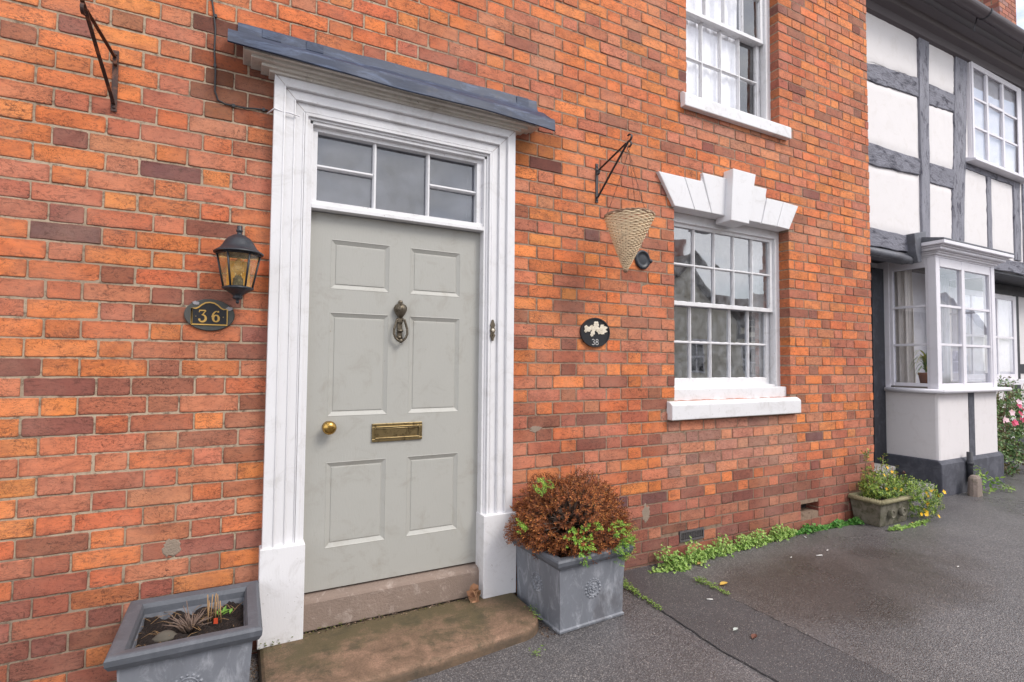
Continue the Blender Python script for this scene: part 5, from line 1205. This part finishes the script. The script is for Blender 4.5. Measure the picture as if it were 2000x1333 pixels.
xs_ = [gx0, gx0+(gx1-gx0)*.31, gx0+(gx1-gx0)*.67, gx1]; zs_ = [gz0, gz0+(gz1-gz0)*.335, gz0+(gz1-gz0)*.665, gz1]
for x in xs_[1:-1]: m.box(x-.024, x+.024, yo-.005, yo+.02, gz0, gz1)
for z_ in zs_[1:-1]: m.box(gx0, gx1, yo-.002, yo+.018, z_-.013, z_+.013)
m.box(xs_[1]+.024, xs_[2]-.024, yo-.012, yo-.003, zs_[2]-.016, zs_[2]+.02)
m.build('glazing_bar', 'bay_white', cw, bevel=.002)
for i in range(3):
    for j in range(3): cl.append((xs_[i]+.012, xs_[i+1]-.012, zs_[j]+.006, zs_[j+1]-.006))
panes(cl, yo+.010, .004, .02).build('pane', 'glass_bay', cw)
m = MB(); m.prism_x([(YU-.12, 3.875), (YU-.12, 3.90), (YU-.02, 3.935), (YU+.02, 3.935), (YU+.02, 3.875)], UX0-.12, UX1+.04); m.build('sill', 'bay_white', cw, bevel=.004)
m = MB(); m.box(UX0+.02, UX1-.02, YU+.04, YU+.06, UZ0, UZ1); m.build('net_curtain', 'net', cw)
# lower recessed wall, doorway, right window
m = MB(); m.box(5.285, 13, YL, YL+.15, 0, 2.62); m.build('lower_wall', 'plaster', th)
m = MB(); m.box(5.285, 12.5, YU-.0, YL+.1, 2.585, 2.62); m.build('jetty_soffit', 'black_paint', th)
m = MB(); m.prism_x([(YU-.05, 2.50), (YU-.055, 2.56), (YU-.03, 2.60), (YU+.06, 2.60), (YU+.06, 2.50)], 5.29, 6.48); m.tube([(5.29, YU-.05, 2.545), (6.2, YU-.05, 2.54), (6.45, YU-.05, 2.52)], .038, 10); m.build('lead_gutter', 'lead_dark', th)
m = MB(); m.prism([(6.36, 2.80), (6.60, 2.85), (6.60, 2.745), (6.50, 2.72), (6.50, 2.50), (6.43, 2.49), (6.39, 2.60)], YU-.12, YU); m.build('lead_apron', 'lead_dark', th, bevel=.006)
m = MB(); m.box(5.30, 6.50, YL-.03, YL, 0, 2.05); m.box(5.44, 6.38, YL-.045, YL-.03, .18, 1.98); dd_ = m.build('side_door', 'black_paint', th, bevel=.004)
m = MB(); m.box(6.36, 6.60, YL-.09, YL-.002, .10, 2.50); m.build('door_post', 'black_paint', th, bevel=.004)
m = MB(); m.box(5.283, 5.33, -.0+.06, .12, .0, 5.0); m.build('edge_board', 'white_paint', th)
m = MB(); m.tube([(5.36, .14, .02), (5.36, .14, 2.5)], .034, 12); m.build('downpipe', 'black_paint', th)
# window on the right of the bay
rx0, rx1, rz0, rz1 = 8.40, 10.20, 1.20, 2.42
m = MB(); yo = YL-.05; f_ = .07
m.box(rx0, rx0+f_, yo, YL+.02, rz0, rz1); m.box(rx1-f_*1.4, rx1, yo, YL+.02, rz0, rz1); m.box(rx0+f_, rx1-f_*1.4, yo, YL+.02, rz1-f_, rz1); m.box(rx0+f_, rx1-f_*1.4, yo, YL+.02, rz0, rz0+f_)
rw = m.build('window', 'bay_white', th, bevel=.004); tag(rw, 'white window in the set-back wall right of the bay')
m = MB()
for x in (8.85, 9.30, 9.60): m.box(x-.02, x+.02, yo+.004, yo+.03, rz0+f_, rz1-f_)
m.box(rx0+f_, rx1-f_*1.4, yo+.006, yo+.028, 1.80-.014, 1.80+.014); m.build('glazing_bar', 'bay_white', rw)
panes([(rx0+f_, rx1-f_*1.4, rz0+f_, rz1-f_)], yo+.012, .004, .001).build('pane', 'glass_bay', rw)
m = MB(); m.box(rx0, rx1, YL+.022, YL+.03, rz0, rz1); m.build('dark_room', 'room_dark', rw)
m = MB(); m.box(rx0-.05, rx1+.07, YL-.10, YL+.01, rz0-.085, rz0-.002); m.build('sill', 'bay_white', rw, bevel=.006)
m = MB(); m.box(10.24, 10.40, YL-.012, YL+.01, 0.3, 2.6); m.box(8.30, 12.5, YL-.014, YL+.01, 2.44, 2.58); m.build('post_strip', 'black_paint', th)
m = MB(); m.box(10.4, 12.5, YL-.012, YL+.01, 1.28, 1.42); m.box(9.92, 10.02, YL-.013, YL+.01, .3, 1.115); m.build('rail_strip', 'black_paint', th)
m = MB(); m.box(8.0, 13, YL-.05, YL, 0, .33); m.build('wall_plinth', 'charcoal_plinth', th, bevel=.01)
# bay window
BX0, BX1 = 6.66, 8.02
bay = root('bay_window', None, None, (BX0, YB, 0)); bay.parent = th; bay.location = Vector((BX0, YB, 0))-ORG['timber_house']; ORG['bay_window'] = Vector((BX0, YB, 0))-ORG['timber_house']
SZ = 1.135
m = MB(); m.box(BX0-.02, BX1+.005, YB-.01, YL, .30, SZ-.03); m.build('base_wall', 'render_white', bay, bevel=.03)
m = MB(); m.prism_x([(YB-.045, -.02), (YB-.045, .335), (YB-.012, .375), (YL, .375), (YL, -.02)], BX0-.055, BX1+.04); m.build('plinth', 'charcoal_plinth', bay, bevel=.012)
m = MB(); m.box(7.30, 7.43, YB-.018, YB, .36, SZ-.04); m.build('timber_strip', 'charcoal_plinth', bay, bevel=.004)
m = MB()
m.box(BX0-.075, BX1+.165, YB-.075, YL, SZ-.045, SZ); m.tube([(BX0-.075, YB-.072, SZ-.0225), (BX1+.165, YB-.072, SZ-.0225)], .0225, 10); m.tube([(BX0-.073, YB-.075, SZ-.0225), (BX0-.073, YL, SZ-.0225)], .0225, 10); m.build('cill', 'bay_white', bay)
BT = 2.50
m = MB(); BT += .07
m.box(BX0-.01, BX0+.075, YB-.012, YB+.07, SZ, BT); m.box(BX0+.075, BX0+.10, YB-.002, YB+.05, SZ, BT); m.box(BX0-.002, BX0+.05, YB+.07, YB+.095, SZ, BT)
m.box(BX1-.075, BX1+.01, YB-.012, YB+.07, SZ, BT); m.box(BX1-.10, BX1-.075, YB-.002, YB+.05, SZ, BT)
m.box(BX0-.01, BX0+.06, YL-.115, YL, SZ, BT); m.box(BX0, BX0+.05, YL-.15, YL-.115, SZ, BT); m.box(BX1-.06, BX1+.01, YL-.10, YL, SZ, BT)
BT -= .07; build_each(m, 'corner_post', 'bay_white', bay, .005)
m = MB(); m.box(7.235, 7.305, YB-.006, YB+.05, SZ, BT+.07); m.build('mullion', 'bay_white', bay, bevel=.004)
m = MB()
for z0, z1, o_ in ((SZ, SZ+.055, .0), (BT-.03, BT+.07, -.004)):
    for xa, xb in ((BX0+.10, 7.235), (7.305, BX1-.10)): m.box(xa, xb, YB+o_, YB+.05, z0, z1)
    m.box(BX0+.004+o_, BX0+.05, YB+.095, YL-.15, z0, z1); m.box(BX1-.05, BX1-.004-o_, YB+.07, YL-.10, z0, z1)
build_each(m, 'rail', 'bay_white', bay, .003)
m = MB(); zs2 = [SZ+.055+(BT-.03-SZ-.055)*k/3 for k in range(4)]
for z_ in zs2[1:3]:
    for xa, xb in ((BX0+.10, 7.235), (7.305, BX1-.10)): m.box(xa, xb, YB+.004, YB+.035, z_-.013, z_+.013)
    m.box(BX0+.006, BX0+.035, YB+.095, YL-.15, z_-.013, z_+.013); m.box(BX1-.035, BX1-.006, YB+.07, YL-.10, z_-.013, z_+.013)
m.build('glazing_bar', 'bay_white', bay, bevel=.002)
cl = []
for xa, xb in ((BX0+.10, 7.235), (7.305, BX1-.10)):
    for k in range(3): cl.append((xa, xb, zs2[k], zs2[k+1]))
pm_ = panes(cl, YB+.018, .004, .004)
for k in range(3):
    for X_ in (BX0+.02, BX1-.022): pm_.box(X_, X_+.004, YB+.095, YL-.15, zs2[k], zs2[k+1])
pm_.build('pane', 'glass_bay', bay)
cn_ = MB()
for i, (o_, z0, z1) in enumerate([(.0, BT+.07, BT+.10), (.022, BT+.088, BT+.118), (.045, BT+.11, BT+.13), (.085, BT+.13, BT+.158), (.105, BT+.158, BT+.175), (.14, BT+.175, BT+.215)]):
    cn_.box(BX0-.01-o_, BX1+.01+o_, YB-.012-o_, YL-.0005*i, z0, z1)
cn_.build('cornice', 'bay_white', bay, bevel=.006)
m = MB(); e = .142
m.prism_x([(YB-.012-e, BT+.215), (YB-.012-e, BT+.232), (YU, BT+.30), (YL, BT+.30), (YL, BT+.215)], BX0-.01-e, BX1+.01+e); m.build('lead_roof', 'lead_dark', bay, bevel=.004)
m = MB(); m.box(BX0+.02, BX1-.02, YL+.155, YL+.16, .9, 2.6); m.box(BX0, BX1, YB+.06, YL+.1, SZ-.002, SZ+.02); m.box(BX0+.05, BX1-.05, YB+.06, YL+.1, BT+.05, BT+.06); m.build('interior', 'room_wall', bay)
# bay contents
c1 = drape('curtain', 'cream curtain hanging at the back left of the bay window', BX0+.065, BX0+.075, SZ+.03, BT-.01, YB+.30, .0, 1, 'curtain')
bpy.data.objects.remove(c1)
m = MB(); N = 54; cols_ = []
for i in range(N+1):
    u = i/N; y = YB+.27+.30*u; c_ = []
    for j in range(13):
        v_ = j/12; x = BX0+.095+.028*math.sin(u*26+.5*math.sin(v_*4))+.012*math.sin(u*55)+.02*v_; yy = y
        if v_ > .8: yy = y+.03*math.sin((v_-.8)*12)*(u-.5)
        c_.append((x, yy, BT-.02+(SZ+.03-BT)*v_))
    cols_.append(c_)
for i in range(N):
    for j in range(12): m.quad(cols_[i][j], cols_[i][j+1], cols_[i+1][j+1], cols_[i+1][j], smooth=True)
o = m.build('curtain', 'curtain', org=(BX0+.1, YB+.4, SZ+.02), weld=True); tag(o, 'cream curtain gathered inside the left side of the bay window', 'curtain')
drape('curtain', 'pale curtain inside the right side of the bay window front', 7.72, 7.97, SZ+.03, BT-.01, YB+.42, .014, 20, 'net')
hp = root('potted_plant', 'leafy spider plant in a clay pot inside the bay window', 'houseplant', (6.95, YB+.23, SZ+.02))
m = MB(); m.lathe((6.95, YB+.23, SZ+.02), [(.055, 0), (.075, .12), (.082, .125), (.082, .15), (.07, .15), (.065, .12)], 24); m.build('pot', 'terracotta', hp)
m = MB(); rs_ = random.Random(2)
for i in range(70):
    a_ = rs_.uniform(0, 6.28); L = rs_.uniform(.18, .40); r_ = rs_.uniform(.5, 1); p = Vector((6.95, YB+.23, SZ+.17+rs_.uniform(0, .18))); pts = []
    for q in range(7):
        u = q/6; pts.append(p+Vector((math.cos(a_)*L*u*r_*(1 if math.sin(a_) > -.3 else .55), max(-.10, min(.3, math.sin(a_)*L*u*r_*.45)), L*.9*u-L*1.2*u*u*r_)))
    c = vary(rs_.choice(['6b8a3c', '8aa04c', '557a38', 'b0a84e']), .2)
    for q in range(6):
        w_ = .010*(1-q/6.5); s1 = Vector((-math.sin(a_), math.cos(a_), 0))*w_; s2 = Vector((-math.sin(a_), math.cos(a_), 0))*.010*(1-(q+1)/6.5); m.quad(pts[q]-s1, pts[q]+s1, pts[q+1]+s2, pts[q+1]-s2, col=c, smooth=True)
m.build('foliage', 'leaf', hp, colattr='lcol')
# eaves, gutter, roof, chimney
ev = MB()
prof = [(YU-.002, 5.10), (YU-.05, 5.12), (YU-.06, 5.20), (YU-.12, 5.23), (YU-.14, 5.28), (YU-.22, 5.30), (YU-.24, 5.36), (YU-.34, 5.37), (YU-.34, 5.50), (YU+.1, 5.50)]
slope_x = lambda x: .045*(x-5.3)
v0, v1 = [], []
for y, z_ in prof: v0.append((5.29, y, z_-.03)); v1.append((12.5, y, z_+.16))
n = len(prof); ev.mesh(v0+v1, [(i, (i+1) % n, (i+1) % n+n, i+n) for i in range(n)]+[tuple(range(n-1, -1, -1)), tuple(range(n, 2*n))]); ev.build('eaves', 'eaves_brown', th)
m = MB(); g0, g1 = Vector((5.29, YU-.40, 5.32)), Vector((12.5, YU-.40, 5.50)); N = 12; A = []
for e_ in (g0, g1):
    A.append([e_+Vector((0, .065*math.cos(math.pi*k/N), -.065*math.sin(math.pi*k/N))) for k in range(N+1)]+[e_+Vector((0, -.058*math.cos(math.pi*k/N), -.058*math.sin(math.pi*k/N))) for k in range(N+1)])
K = len(A[0])
for k in range(K): m.quad(A[0][k], A[0][(k+1) % K], A[1][(k+1) % K], A[1][k], smooth=True)
m.quad(*A[0]); m.quad(*A[1][::-1]); gt = m.build('gutter', 'eaves_brown', th)
m = MB()
for x in (6.1, 7.35, 8.6, 9.9): z_ = 5.32+.18*(x-5.29)/7.2; m.strap([(x, YU-.40+.070*math.cos(math.radians(a_)), z_-.070*math.sin(math.radians(a_))) for a_ in range(-10, 200, 18)], .022, .004); m.strap([(x, YU-.33, z_-.02), (x, YU-.30, z_-.16)], .018, .004)
build_each(m, 'gutter_bracket', 'black_paint', th)
m = MB(); m.mesh([(5.29, YU-.40, 5.41), (12.5, YU-.40, 5.58), (12.5, 3.6, 9.0), (5.29, 3.6, 8.8), (5.29, YU-.38, 5.36), (12.5, YU-.38, 5.53), (12.5, 3.6, 8.9), (5.29, 3.6, 8.7)], [(0, 1, 2, 3), (7, 6, 5, 4), (0, 4, 5, 1), (1, 5, 6, 2), (2, 6, 7, 3), (3, 7, 4, 0)]); rf = m.build('roof', 'roof_slate', th)
# chimney with laid bricks
CHX0, CHX1, CHY0, CHY1 = 11.10, 11.75, 1.0, 1.95
m = MB(); m.box(CHX0+.004, CHX1-.004, CHY0+.004, CHY1-.004, 5.9, 9.5); ch = m.build('chimney', 'mortar', rf)
m = MB(); zz = 6.0
k = 0
verts2 = MB()
while zz < 9.5:
    offx = .115*(k % 2); x = CHX0-offx
    while x < CHX1-.01:
        a_, b_ = max(x, CHX0), min(x+.218, CHX1)
        if b_-a_ > .03: n0 = len(m.f); m.box(a_, b_-.008, CHY0, CHY0+.012, zz, zz+.068)
        x += .23
    y = CHY0-offx
    while y < CHY1-.01:
        a_, b_ = max(y, CHY0+.013), min(y+.218, CHY1)
        if b_-a_ > .03: m.box(CHX0, CHX0+.012, a_, b_-.008, zz, zz+.068)
        y += .23
    zz += .078; k += 1
m.c = []
for i in range(len(m.f)//6):
    c = vary(random.choice(['a0604c', 'b06e58', '8e5244', 'a56655', '9c7068']), .12); m.c += [c]*6
m.build('chimney_bricks', 'leaf', ch, colattr='lcol')
bpy.data.objects['chimney_bricks'].data.materials[0] = MT['dead_leaf']
# small black pipe, bollard and step by the bay
m = MB(); m.tube([(7.14, YB-.075, .12), (7.14, YB-.075, .44)], .028, 12); m.lathe((7.14, YB-.075, .30), [(.028, 0), (.035, .004), (.035, .03), (.028, .034)], 12); o = m.build('waste_pipe', 'black_paint', org=(7.14, YB-.075, .12)); tag(o, 'short black pipe against the charcoal base of the bay window', 'pipe')
def taper_block(name, label, cat, cx, cy, w_, d_, h, mat, rot=0, top=.85):
    m = MB(); n = 10; rs_ = random.Random(8); R3 = []
    for j in range(8):
        u = j/7; k = (1-(1-top)*u)*(1 if u < .85 else 1-.35*((u-.85)/.15)**2); ring_ = []
        for i in range(n):
            a_ = 2*math.pi*(i+.5)/n; x, y = math.cos(a_), math.sin(a_); s_ = 1/max(abs(x), abs(y))**.75
            ring_.append((cx+x*s_*w_/2*k*(1+rs_.uniform(-.03, .03)), cy+y*s_*d_/2*k*(1+rs_.uniform(-.03, .03)), h*u))
        R3 += ring_
    m.mesh(R3, [(j*n+i, j*n+(i+1) % n, (j+1)*n+(i+1) % n, (j+1)*n+i) for j in range(7) for i in range(n)]+[tuple(7*n+i for i in range(n))], smooth=False)
    o = m.build(name, mat, org=(cx, cy, 0), bevel=.006); tag(o, label, cat); return o
taper_block('guard_stone', 'short weathered guard stone standing against the bay window base', 'bollard', 7.02, YB-.16, .165, .10, .215, 'bollard_stone')
m = MB(); m.box(5.40, 6.58, .09, YL-.05, 0, .13); o = m.build('stone_step', 'kerb_stone', org=(6, .3, 0), bevel=.015); tag(o, 'grey stone step in the recess between the brick wall and the bay window', 'step')
m = MB(); m.prism([(5.40, .13), (6.30, .13), (6.30, .30), (5.40, .30)], .32, YL-.04); m.build('upper_step', 'kerb_stone', o, bevel=.015)
o = root('boot_scraper', 'small dark iron boot scraper beside the grey stone step', 'boot scraper', (6.15, .22, .13)); m = MB(); m.tube([(6.10, .22, .13), (6.10, .22, .25), (6.12, .22, .27), (6.14, .22, .25)], .008, 8); m.tube([(6.26, .22, .13), (6.26, .22, .25), (6.24, .22, .27), (6.22, .22, .25)], .008, 8); build_each(m, 'post', 'rusty_iron', o); m = MB(); m.box(6.10, 6.26, .217, .223, .18, .215); m.build('scraper_bar', 'rusty_iron', o)
# plants at the bay
m = MB(); bushy(m, (7.30, YB-.16, .07), (.13, .09, .07), 16, .06, ['8aa84e', '9cba5a', '6f9440'], 2, nl=5, zmin=.01, ymax=YB-.05); bushy(m, (7.22, YB-.12, .14), (.06, .04, .09), 14, .05, ['8aa84e', 'a2bb60'], 4, nl=4, ymax=YB-.05); bushy(m, (7.60, YB-.22, .02), (.12, .06, .02), 14, .03, ['7d9a48'], 5, nl=4, zmin=.01)
o = m.build('dock_weed', 'leaf', org=(7.3, YB-.15, 0), colattr='lcol'); tag(o, 'broad leaved light green weed beside the guard stone', 'weed')
rb_ = root('rose_bush', 'climbing rose bush with pink flowers beyond the bay window', 'rose bush', (8.7, .40, 0)); m = MB(); st_ = MB(); fl_ = MB()
RG = ['5f7f4a', '7a965c', '47683a', '8fa670', '6d5c3a']
for i, (x, y, z_, r_) in enumerate([(8.45, .38, .35, .26), (8.75, .34, .62, .30), (9.1, .30, .40, .30), (8.55, .42, .85, .22), (9.0, .35, .95, .25), (9.3, .32, .75, .3), (8.75, .3, .2, .25), (9.4, .3, .35, .3)]):
    bushy(m, (x, y, z_), (r_, r_*.7, r_), 130, .045, RG, 30+i, nl=5, zmin=.02, ymax=YL-.06)
for i in range(26):
    rs_ = random.Random(i+5); x = rs_.uniform(8.35, 9.4); st_.tube([(8.8+rs_.uniform(-.1, .1), .45, .0), ((x+8.8)/2, .40, .5), (x, .34+rs_.uniform(-.1, .1), rs_.uniform(.7, 1.2))], [.008, .005, .003], 5)
for i in range(15):
    rs_ = random.Random(i+500); c = Vector((rs_.uniform(8.3, 9.3), rs_.uniform(.02, .20), rs_.uniform(.62, .95)))
    for q in range(1): flower(fl_, c+Vector((0, -.008*q, 0)), .045-.01*q, rs_.choice(['c8345a', 'd94f78', 'b32a4c', 'e9c8d0']), i*3+q)
m.build('foliage', 'leaf', rb_, colattr='lcol'); st_.build('stems', 'stem', rb_); [f.build('flower', 'leaf', rb_, colattr='lcol') for f in FL]; FL.clear()

nb_ = root('neighbour_house', 'plain cream house beyond the timber framed house', 'house', (16, .3, 0))
m = MB(); m.box(12.55, 20, .30, 6, 0, 5.1); m.build('wall', 'opp_cream', nb_)
m = MB(); m.prism_x([(0.0, 5.1), (0.0, 5.22), (3.1, 7.9), (6.2, 5.1)], 12.52, 20.1); m.build('roof', 'opp_roof', nb_)
for xx, fz in ((14, 1.0), (17.5, 1.0), (14, 3.3), (17.5, 3.3)):
    m = MB(); m.box(xx-.55, xx+.55, .25, .30, fz, fz+1.2); wn = m.build('window', 'bay_white', nb_, bevel=.01)
    m = MB()
    for a_ in (-1, 1):
        for b_ in (0, 1): m.box(xx+a_*.26-.22, xx+a_*.26+.22, .246, .2495, fz+.08+.55*b_, fz+.58+.55*b_)
    m.build('pane', 'room_dark', wn)
m = MB(); m.box(15.3, 16.2, .26, .30, .02, 2.1); m.build('front_door', 'black_paint', nb_, bevel=.01)
# ================================================================== ACROSS THE STREET (seen only in the window glass)
def opp_house(x0, x1, y, eave, ridge, wallm, rname, label, timber=False, gable=False):
    r_ = root(rname, label, 'house', ((x0+x1)/2, y, -.13), 'houses across the street seen in the window glass')
    m = MB()
    if gable: m.prism([(x0, -.13), (x1, -.13), (x1, eave), ((x0+x1)/2, ridge), (x0, eave)], y-6, y)
    else: m.box(x0, x1, y-6, y, -.13, eave)
    w_ = m.build('wall', wallm, r_)
    m = MB()
    if gable:
        for s_ in (-1, 1):
            xm = (x0+x1)/2; xe = x0-.3 if s_ < 0 else x1+.3; m.mesh([(xm, y+.3, ridge+.15), (xe, y+.3, eave-.1), (xe, y-6, eave-.1), (xm, y-6, ridge+.15), (xm, y+.3, ridge+.02), (xe, y+.3, eave-.22), (xe, y-6, eave-.22), (xm, y-6, ridge+.02)], [(0, 1, 2, 3), (4, 7, 6, 5), (0, 4, 5, 1), (1, 5, 6, 2), (3, 2, 6, 7)])
    else: m.prism_x([(y+.35, eave), (y+.35, eave+.12), (y-3, ridge), (y-6.3, eave)], x0-.05, x1+.05)
    rf_ = m.build('roof', 'opp_roof', r_)
    m = MB(); cxx = x0+(x1-x0)*(.75 if x0 > 0 else .1); m.box(cxx-.45, cxx+.45, y-2.6, y-1.7, eave+.5, ridge+1.3); m.build('chimney', 'opp_brick', rf_)
    for fz in (.9, 3.1) if eave > 3.9 else (.9, ):
        for k in range(int((x1-x0)/2.2)):
            xx = x0+1.1+2.2*k; m = MB(); m.box(xx-.5, xx+.5, y-.02, y+.05, fz, fz+1.3); wn = m.build('window', 'bay_white', r_); m = MB()
            for a_ in (-1, 1):
                for b_ in (0, 1): m.box(xx+a_*.24-.2, xx+a_*.24+.2, y+.051, y+.055, fz+.08+.6*b_, fz+.62+.6*b_)
            m.build('pane', 'room_dark', wn)
    if timber:
        m = MB(); x = x0+.1
        while x < x1: m.box(x-.09, x+.09, y-.01, y+.03, 2.6, eave); x += .9
        for z_ in (2.55, (2.6+eave)/2, eave-.15): m.box(x0, x1, y-.01, y+.028, z_-.1, z_+.1)
        m.build('timber_frame', 'opp_timber', r_)
    return r_
OY = -12.5
opp_house(7.5, 13.5, OY, 3.3, 4.9, 'opp_cream', 'cottage', 'cream half timbered cottage across the street, nearest of the row', True)
opp_house(13.6, 19.0, OY, 3.2, 5.6, 'opp_cream', 'cottage', 'cream gabled cottage across the street with a tall gable', gable=True)
opp_house(19.1, 26.5, OY, 3.4, 5.0, 'opp_cream', 'cottage', 'long cream half timbered cottage in the middle of the opposite row', True)
opp_house(26.6, 33.0, OY, 3.4, 5.4, 'opp_brick', 'cottage', 'low brick cottage across the street with side eaves')
opp_house(33.1, 41.0, OY, 3.6, 5.6, 'opp_cream', 'cottage', 'farthest cream cottage of the opposite row', gable=True)
opp_house(-3.0, 7.4, OY, 4.0, 6.0, 'opp_cream', 'cottage', 'wide pale house facing the front door across the street')
